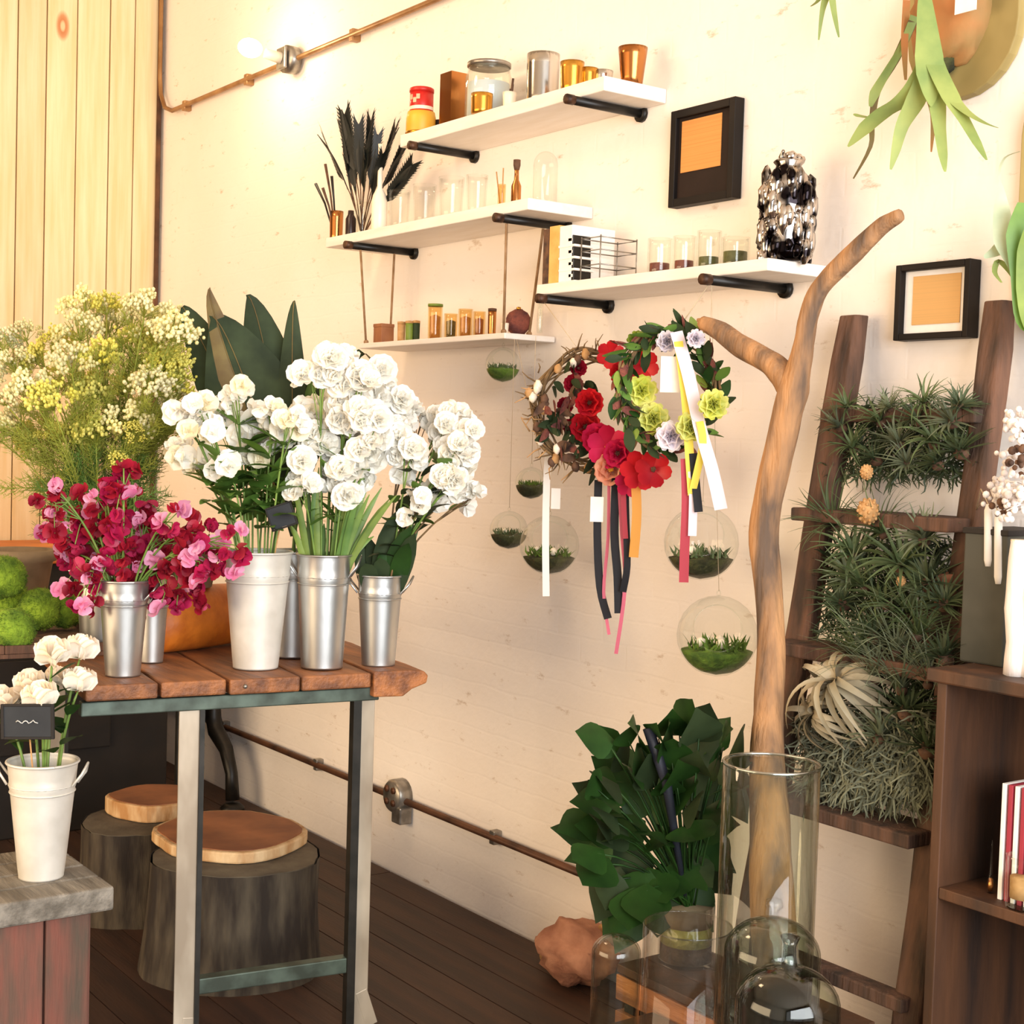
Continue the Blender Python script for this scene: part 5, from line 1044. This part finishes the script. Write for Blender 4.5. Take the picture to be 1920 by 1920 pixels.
for L in [[(1733, -30, 14), (1735, 10, 30), (1739, 60, 42), (1742, 105, 54), (1744, 140, 52), (1745, 175, 30), (1746, 200, 2)], [(1742, 60, 10), (1740, 105, 34), (1722, 155, 42), (1690, 190, 36), (1655, 212, 34), (1622, 240, 30), (1590, 275, 4)], [(1742, 80, 10), (1736, 140, 40), (1716, 190, 38), (1692, 235, 26), (1680, 280, 18), (1670, 318, 4)], [(1742, 80, 10), (1748, 130, 36), (1757, 190, 34), (1762, 240, 24), (1768, 290, 18), (1772, 322, 4)], [(1743, 60, 10), (1752, 115, 36), (1782, 180, 36), (1808, 225, 24), (1832, 268, 18), (1850, 300, 4)], [(1765, 150, 6), (1790, 188, 26), (1815, 212, 18), (1845, 230, 12), (1872, 240, 3)], [(1668, 205, 6), (1640, 220, 24), (1615, 218, 16), (1600, 214, 4)]]:
    m_ = fr(t, L, m_fern, -.14, -.17); q.add(m_.v, m_.f)
obj('front_frond', q, m_fern, t, True)
for nm, L, mt in [('old_frond', [(1712, 40, 18), (1680, 110, 16), (1645, 170, 14), (1635, 230, 12), (1632, 275, 8), (1600, 335, 3)], m_fernd), ('old_frond', [(1715, 30, 16), (1690, 90, 14), (1660, 140, 16), (1640, 175, 20), (1632, 200, 6)], m_fern), ('old_frond', [(1740, 170, 22), (1750, 215, 12), (1746, 285, 3)], m_shield), ('small_frond', [(1700, 0, 14), (1696, 80, 14), (1698, 150, 5)], m_shield)]:
    m_ = fr(t, L, mt, -.10, -.12); obj(nm, m_, mt, t, True)
t = plaque('small staghorn fern above the frame, only its frond tips hanging into view', 4.12, 4.30, 2.72, 3.05)
obj('shield_frond', MB().blob((4.21, -.04, 2.86), (.07, .045, .09), 16, 12, .25, 2.2, 7), m_shield, t, True)
q = MB()
for L in [[(1560, -95, 4), (1556, -70, 20), (1552, -20, 18), (1542, 20, 10), (1535, 75, 3)], [(1556, -70, 4), (1556, -40, 16), (1562, 10, 12), (1568, 45, 8), (1573, 70, 3)], [(1550, -30, 10), (1535, 0, 8), (1520, 12, 3)]]:
    m_ = fr(t, L, m_fern, -.12, -.1); q.add(m_.v, m_.f)
obj('front_frond', q, m_fern, t, True)
t = plaque('staghorn fern with pale upright fronds at the right edge of the picture', 4.815, 5.06, 1.80, 2.36)
obj('shield_frond', MB().blob((4.94, -.04, 1.93), (.08, .05, .1), 16, 12, .25, 2.2, 9), m_shield, t, True)
for L, mt in [([(1985, 570, 12), (1945, 590, 24), (1922, 560, 28), (1905, 500, 30), (1885, 450, 46), (1878, 390, 30), (1876, 345, 6)], m_fernp), ([(1990, 560, 12), (1950, 620, 24), (1918, 600, 28), (1912, 520, 34), (1908, 440, 44), (1918, 380, 20)], m_leafm), ([(1905, 520, 16), (1892, 505, 14), (1872, 490, 12), (1865, 510, 10), (1878, 530, 4)], m_fern), ([(1876, 350, 5), (1874, 320, 5), (1885, 295, 5), (1912, 284, 4)], m_fernp), ([(1890, 450, 30), (1868, 470, 22), (1845, 482, 6)], m_fernp), ([(1995, 580, 12), (1955, 640, 26), (1930, 600, 30), (1922, 540, 34), (1920, 470, 26), (1926, 420, 3)], m_leafl)]:
    obj('frond', fr(t, L, mt, -.13, -.17), mt, t, True)

# ================================================================== bookcase at the right
YF, YK = -.43, -.12; X0 = float(pw(1757, 1290, YF)[0]); X1 = X0+1.0
ztp = float(pw(1790, 1272, YF)[2]); zsh = float(pw(1750, 1672, YF)[2])
t = thing('bookcase', 'old brown wooden bookcase standing at the right edge', 'bookcase', ((X0+X1)/2, (YF+YK)/2, 0))
obj('top', MB().box(((X0+X1)/2-.005, (YF+YK)/2, ztp), (X1-X0+.03, YK-YF+.02, .026)), m_book, t, bevel=.004)
for X in (X0+.011, X1-.011): obj('side_panel', MB().box((X, (YF+YK)/2, (ztp-.013)/2), (.022, YK-YF, ztp-.013)), m_book, t, bevel=.002)
for k in range(5): obj('back_board', MB().box((X0+.1+.2*k, YK+.008, (ztp-.013)/2), (.196, .014, ztp-.014)), m_bookd, t)
for z in (zsh, .32, .05): obj('shelf_board', MB().box(((X0+X1)/2, (YF+YK)/2, z), (X1-X0-.046, YK-YF-.004, .022)), m_book, t, bevel=.002)
ZBK = zsh+.011
p = pw(1903, 1585, -.36)
for k, (mt) in enumerate((m_mat, m_ribr, m_mat, m_ribr, m_mat)):
    single('greeting_card', MB().box((p[0]-.008+.014*k, -.33, ZBK+.11), (.009, .12, .22)), mt, ['white card at the far end of the striped row', 'red card second in the striped row', 'white card third in the striped row', 'red card fourth in the striped row', 'white card at the near end of the striped row'][k], 'card', 'cards standing in the bookcase', False, .001)
t_, c, h, rt = vessel('glass_jar', 'glass jar with cork in front of the cards in the bookcase', 'jar', 1915, 1712, 1612, 66, 60, -.4, ZBK, m_glassg, 20); obj('cork', MB().lathe([(0, .02), (rt*.7, .02), (rt*.72, h*.6), (0, h*.62)], c, 14), m_cork, t_, True)
t_, c, h, rt = vessel('bud_ornament', 'tiny glass bud ornament with copper base in the bookcase', 'ornament', 1857, 1660, 1560, 14, 14, -.37, ZBK, m_glass, 12, prof=[(.8, 0), (1, .1), (.9, .25), (.45, .4), (.2, .9), (.15, 1)]); obj('copper_tip', MB().lathe([(0, .004), (rt*.6, .004), (rt*.85, h*.12), (rt*.6, h*.28), (0, h*.3)], c, 12), m_copper, t_, True)
# on top of the bookcase
ZK = ztp+.013
p = pw(1850, 1255, -.25); 
t = thing('dark_box', 'dark slate box on the bookcase top beside the white pots', 'box', (p[0], -.25, ZK)); obj('box', MB().box((p[0]+.02, -.22, ZK+.13), (.1, .16, .26)), M('slate_grey', '4c4a40', .8, col2='35352c', ns=6), t, bevel=.004); obj('rim', MB().box((p[0]+.02, -.22, ZK+.262), (.106, .166, .012)), m_dark, t, bevel=.002)
for k, (x_, yb_, yt_, w_, Y_, lab) in enumerate([(1902, 1262, 1010, 42, -.36, 'white birch log standing on the bookcase top nearest the dark box'), (1940, 1275, 980, 60, -.34, 'thicker white birch log cut off by the right edge')]):
    p = pw(x_, yb_, Y_); s = mpp(p); t = thing('birch_log', lab, 'log', (p[0], Y_, ZK), 'white logs on the bookcase'); hh = (yb_-yt_)*s; pts = [(p[0]+.003*math.sin(j), Y_, ZK+hh*j/8) for j in range(9)]
    q = MB().tube(pts, [w_*s/2*(1+.06*math.sin(j*2.1)) for j in range(9)], 16); obj('bark', q, m_birch, t, True); obj('cut_top', MB().tube([(p[0], Y_, ZK+hh-.002), (p[0], Y_, ZK+hh+.003)], w_*s/2*.85, 14), m_cream, t)
# white dried bundle hanging over the logs
p = pw(1915, 870, -.36); t = thing('dried_bundle', 'bundle of white dried seed branches at the right edge', 'dried flowers', (p[0], -.36, ZK)); rg = random.Random(6)
bs = pw(1915, 1250, -.3); bs[2] = ZK+.005
obj('white_pitcher', MB().lathe([(.03, 0), (.035, .01), (.04, .15), (.028, .24), (.034, .28), (.03, .28), (.024, .24), (0, .2)], (bs[0]+.045, -.22, ZK), 18), m_birch, t, True)
for k in range(26):
    e = pw(rg.uniform(1868, 1935), rg.uniform(760, 960), -.24-rg.uniform(0, .14)); b0 = np.array((bs[0]+.045+rg.uniform(-.01, .01), -.22+rg.uniform(-.01, .01), ZK+.24)); obj('dry_stem', MB().tube(bez(b0, (b0+e)/2+np.array((0, 0, .08)), e, 6), .0018, 4), m_birch, t, True)
    q = MB()
    for j in range(9): q.blob(e+rv3(rg, .018), rg.uniform(.004, .009), 6, 4)
    obj('seed_cluster', q, m_birch if k % 4 else m_cone, t, True)
for k, (x_, y0, y1, Y_) in enumerate([(1853, 935, 1062, -.3), (1872, 950, 1095, -.3)]):
    t_ = thing('white_taper', ['white taper candle hanging beside the ladder rail', 'second white taper candle hanging nearer the dried bundle'][k], 'candle', pw(x_, y1, Y_), 'white taper candles'); a, b = pw(x_, y0+10, Y_), pw(x_, y1, Y_); obj('wax', MB().tube([b, a*.1+b*.9, a*.9+b*.1, a], [.006, .0085, .008, .004], 10), m_ribw, t_, True); e = pw(1830+k*12, 905, lad(1.43)-.07); obj('wick', MB().tube([a, a*.4+e*.6+np.array((0, 0, .004)), (4.84, lad(1.44)-.02, 1.44)], .0012, 4), m_thread, t_, True)

# ================================================================== potted plant, crate and glass in front of the wall
ZP = .42; pc = pf(1266, 1808, ZP); s = mpp(pc)
cx0, cx1 = pc[0]-.07, pc[0]+.45; cyf, cyb = pc[1]-.11, pc[1]+.13
t = thing('slatted_crate', 'slatted wooden crate under the leafy plant and glass vase', 'crate', ((cx0+cx1)/2, (cyf+cyb)/2, 0))
for k in range(3): obj('top_slat', MB().box(((cx0+cx1)/2, cyf+.04+.08*k, ZP-.009), (cx1-cx0, .075, .018)), m_book, t, bevel=.002)
for k in range(5):
    zz = ZP-.05-.08*k
    for yy in (cyf+.008, cyb-.008): obj('side_slat', MB().box(((cx0+cx1)/2, yy, zz), (cx1-cx0, .014, .055)), m_tabwood, t, bevel=.002)
    for xx in (cx0+.008, cx1-.008): obj('end_slat', MB().box((xx, (cyf+cyb)/2, zz), (.014, cyb-cyf-.03, .055)), m_tabwood, t, bevel=.002)
for xx in (cx0+.03, cx1-.03):
    for yy in (cyf+.03, cyb-.03): obj('corner_post', MB().box((xx, yy, (ZP-.018)/2), (.03, .03, ZP-.018)), m_dark, t)
c = (pc[0], pc[1]+.03, ZP); rr = 53*s; hh = 112*s
t = thing('potted_plant', 'lush green broad-leaved plant in a glass pot of moss', 'plant', c)
pot = obj('glass_pot', MB().lathe([(rr*.95, 0), (rr, .004), (rr, hh), (rr*.95, hh), (rr*.95, .008), (0, .008)], c, 26), m_glass, t, True)
obj('soil', MB().lathe([(0, .009), (rr*.93, .009), (rr*.93, hh*.35), (0, hh*.35)], c, 20), m_soil, pot, True)
obj('moss_layer', MB().lathe([(rr*.1, hh*.351), (rr*.93, hh*.351), (rr*.93, hh*.66), (0, hh*.66)], c, 20), m_straw, pot, True)
obj('top_soil', MB().lathe([(rr*.1, hh*.661), (rr*.93, hh*.661), (rr*.93, hh*.93), (0, hh*.99)], c, 20), m_greypot, pot, True)
lf = MB(); LW = [.02, .62, .95, 1., .82, .55, .26, .01]
lf.blade([(0, .1*.12*j*j/20-.0, .1*j/7) for j in range(8)], [.042*w_ for w_ in LW], side=(1, 0, 0), fold=.18); lfp = mesh('plant_leaf', lf, m_leafy)
D_ = depth(c); rg = random.Random(9); ctr = pd(1235, 1545, D_)
leafpx = [(1150, 1405), (1170, 1430), (1200, 1390), (1235, 1385), (1260, 1375), (1310, 1385), (1350, 1405), (1375, 1410), (1120, 1480), (1145, 1500), (1180, 1470), (1215, 1440), (1260, 1430), (1300, 1430), (1335, 1450), (1360, 1480), (1105, 1535), (1135, 1560), (1175, 1540), (1215, 1510), (1255, 1490), (1295, 1500), (1330, 1520), (1120, 1600), (1155, 1610), (1195, 1590), (1235, 1570), (1280, 1560), (1320, 1580), (1150, 1650), (1185, 1660), (1220, 1640), (1260, 1620), (1300, 1620), (1175, 1700), (1215, 1690), (1290, 1665), (1245, 1670), (1165, 1570), (1240, 1460)]
base = np.array((c[0], c[1], c[2]+hh*.95)); rgl = random.Random(4)
leafpx += [(x_+rgl.uniform(-25, 25), y_+rgl.uniform(-22, 28)) for x_, y_ in leafpx]+[(rgl.uniform(1140, 1330), rgl.uniform(1430, 1680)) for _ in range(24)]
for k, (x_, y_) in enumerate(leafpx):
    e = pd(x_, y_, D_+rg.uniform(-.12, .12)); st_ = bez(base+rv3(rg, .012)*np.array((1, 1, 0)), base*.5+e*.5+np.array((0, 0, .05)), e, 5); obj('stalk', MB().tube(st_, [.0024]*5+[.0015], 5), m_leafy, t, True)
    out = nrm(e-ctr+np.array((0, 0, .0))); d = nrm(out*.7+np.array((0, 0, -.25))+tocam(e)*.35+rv3(rg, .35)); up = tocam(e)+np.array((0, 0, .6)); z_ = Vector(d); y__ = Vector(up-d*(up@d)).normalized(); x__ = y__.cross(z_).normalized(); mt = Matrix((x__, y__, z_)).transposed(); inst('leaf', lfp, t, e-d*.02, mt.to_euler(), rg.uniform(.85, 1.3), [m_leafy, m_leafd, m_leafy, m_leafy][k % 4])
a, b = pd(1215, 1365, D_-.1), pd(1250, 1470, D_-.1); single('dark_stake', MB().tube([a, (a+b)/2, b, base+np.array((0, 0, -.01))], [.012, .012, .011, .005], 8), M('dark_blue_stake', '2a2c3a', .5, col2='1f2029', ns=9), 'dark blue stake pushed in among the plant leaves', 'stake', None, True)
# tall glass cylinder on the crate
D2 = 2.81; p = pd(1447, 1432, D2); s = D2/F; rr = 91*s
t = thing('glass_cylinder', 'tall clear glass cylinder vase beside the leafy plant', 'vase', (p[0], p[1], ZP)); cc = (p[0], p[1], ZP); hh = p[2]-ZP
obj('wall', MB().lathe([(rr*.98, .004), (rr, .02), (rr, hh), (rr*.965, hh), (rr*.965, .02), (0, .018)], cc, 40), m_glassk, t, True); obj('thick_base', MB().lathe([(0, 0), (rr*.97, 0), (rr*.97, .016), (0, .016)], cc, 36), m_glassg, t, True)
obj('rim', MB().tube([(cc[0]+rr*.985*math.cos(a), cc[1]+rr*.985*math.sin(a), ZP+hh) for a in [2*math.pi*k/40 for k in range(41)]], .0034, 6, False), m_rimglass, t, True)
# low bench just in front, carrying the glass domes
ZQ = .36; bc = pd(1400, 1900, 2.55)
t = thing('low_bench', 'low dark bench carrying the glass domes in the foreground', 'bench', (bc[0], bc[1], 0))
for k in range(4): obj('top_board', MB().box((bc[0]-.06, bc[1]-.2+.12*k, ZQ-.012), (.85, .116, .024)), m_book, t, bevel=.003)
for dx in (-.4, .3):
    for dy in (-.22, .17): obj('leg', MB().box((bc[0]-.03+dx, bc[1]+dy, (ZQ-.024)/2), (.045, .045, ZQ-.024)), m_book, t, bevel=.003)
def cloche(label, x_, ytop, w_, D_, knob=True, neck=0.):
    p = pd(x_, ytop, D_); s = D_/F; rr = w_*s/2; kh = .035 if knob else 0; hh = p[2]-ZQ-kh-neck; c = (p[0], p[1], ZQ); t = thing('glass_cloche', label, 'glass dome', c, 'glass domes on the low bench')
    pr = [(rr*1.03, 0), (rr, .006)]+[(rr, (hh-rr*.75)*k/3) for k in (1, 2, 3)]+[(rr*math.cos(a), hh-rr*.75+rr*.75*math.sin(a)) for a in [k*math.pi/20 for k in range(1, 10)]]
    if neck: pr = [q_ for q_ in pr if q_[0] > rr*.2]+[(rr*.17, hh+.0), (rr*.13, hh+neck*.3), (rr*.12, hh+neck*.7), (rr*.19, hh+neck)]
    else: pr += [(rr*.1, hh)]
    inner = [(max(r_-.003, .0005), max(z_-.002, 0)) for r_, z_ in pr[::-1]]
    obj('dome', MB().lathe(pr+inner, c, 36), m_glassk, t, True)
    if knob: obj('knob', MB().lathe([(0, hh-.002), (.008, hh), (.006, hh+.012), (.016, hh+.022), (.014, hh+.034), (0, hh+.037)], c, 16), m_glass, t, True)
    return t, c
cloche('glass dome with a clear knob behind the nearer dome', 1452, 1686, 180, 2.62)
cloche('nearest round glass dome with a narrow neck at the bottom', 1482, 1756, 196, 2.42, False, .05)
t_, c_ = cloche('glass dome at the lower left of the glass group', 1157, 1752, 92, 2.72, False)
p = pd(1290, 1735, 2.66); s = 2.66/F; rr = 84*s; cc = (p[0], p[1], ZQ); hh = p[2]-ZQ
t = thing('glass_cylinder', 'shorter glass cylinder before the slatted crate', 'vase', cc); obj('wall', MB().lathe([(rr*.98, .004), (rr, .01), (rr, hh), (rr*.965, hh), (rr*.965, .012), (0, .01)], cc, 36), m_glass, t, True); obj('rim', MB().tube([(cc[0]+rr*.985*math.cos(a), cc[1]+rr*.985*math.sin(a), ZQ+hh) for a in [2*math.pi*k/36 for k in range(37)]], .0015, 6, False), m_glassg, t, True)
p = pf(1452, 2010, ZQ); single('copper_fairy_light', MB().blob((c[0], c[1], ZQ+.05), (.02, .02, .028), 12, 8) if False else MB().blob((pd(1420, 1885, 2.42)[0], pd(1420, 1885, 2.42)[1], ZQ+.052), (.028, .028, .05), 14, 10, .1, 3), m_copper, 'small copper egg under the nearest glass dome', 'ornament', None, True)
# pinkish stone and a plank leaning at the foot of the wall
p = pf(1098, 1800, 0); single('pink_stone', MB().blob((3.52, -.12, .088), (.13, .1, .09), 22, 14, .35, 2.4, 4), m_rock, 'pinkish rough stone on the floor left of the leafy plant', 'stone', None, True)

a, b = np.array((3.33, -.10, .012)), np.array((3.62, -.035, .2))
single('leaning_stick', MB().tube([a, (a+b)/2+np.array((0, -.004, .004)), b], [.014, .016, .012], 8, True, .12, 3), m_cork, 'short tan stick leaning on the wall above the pink stone', 'stick', None, True)
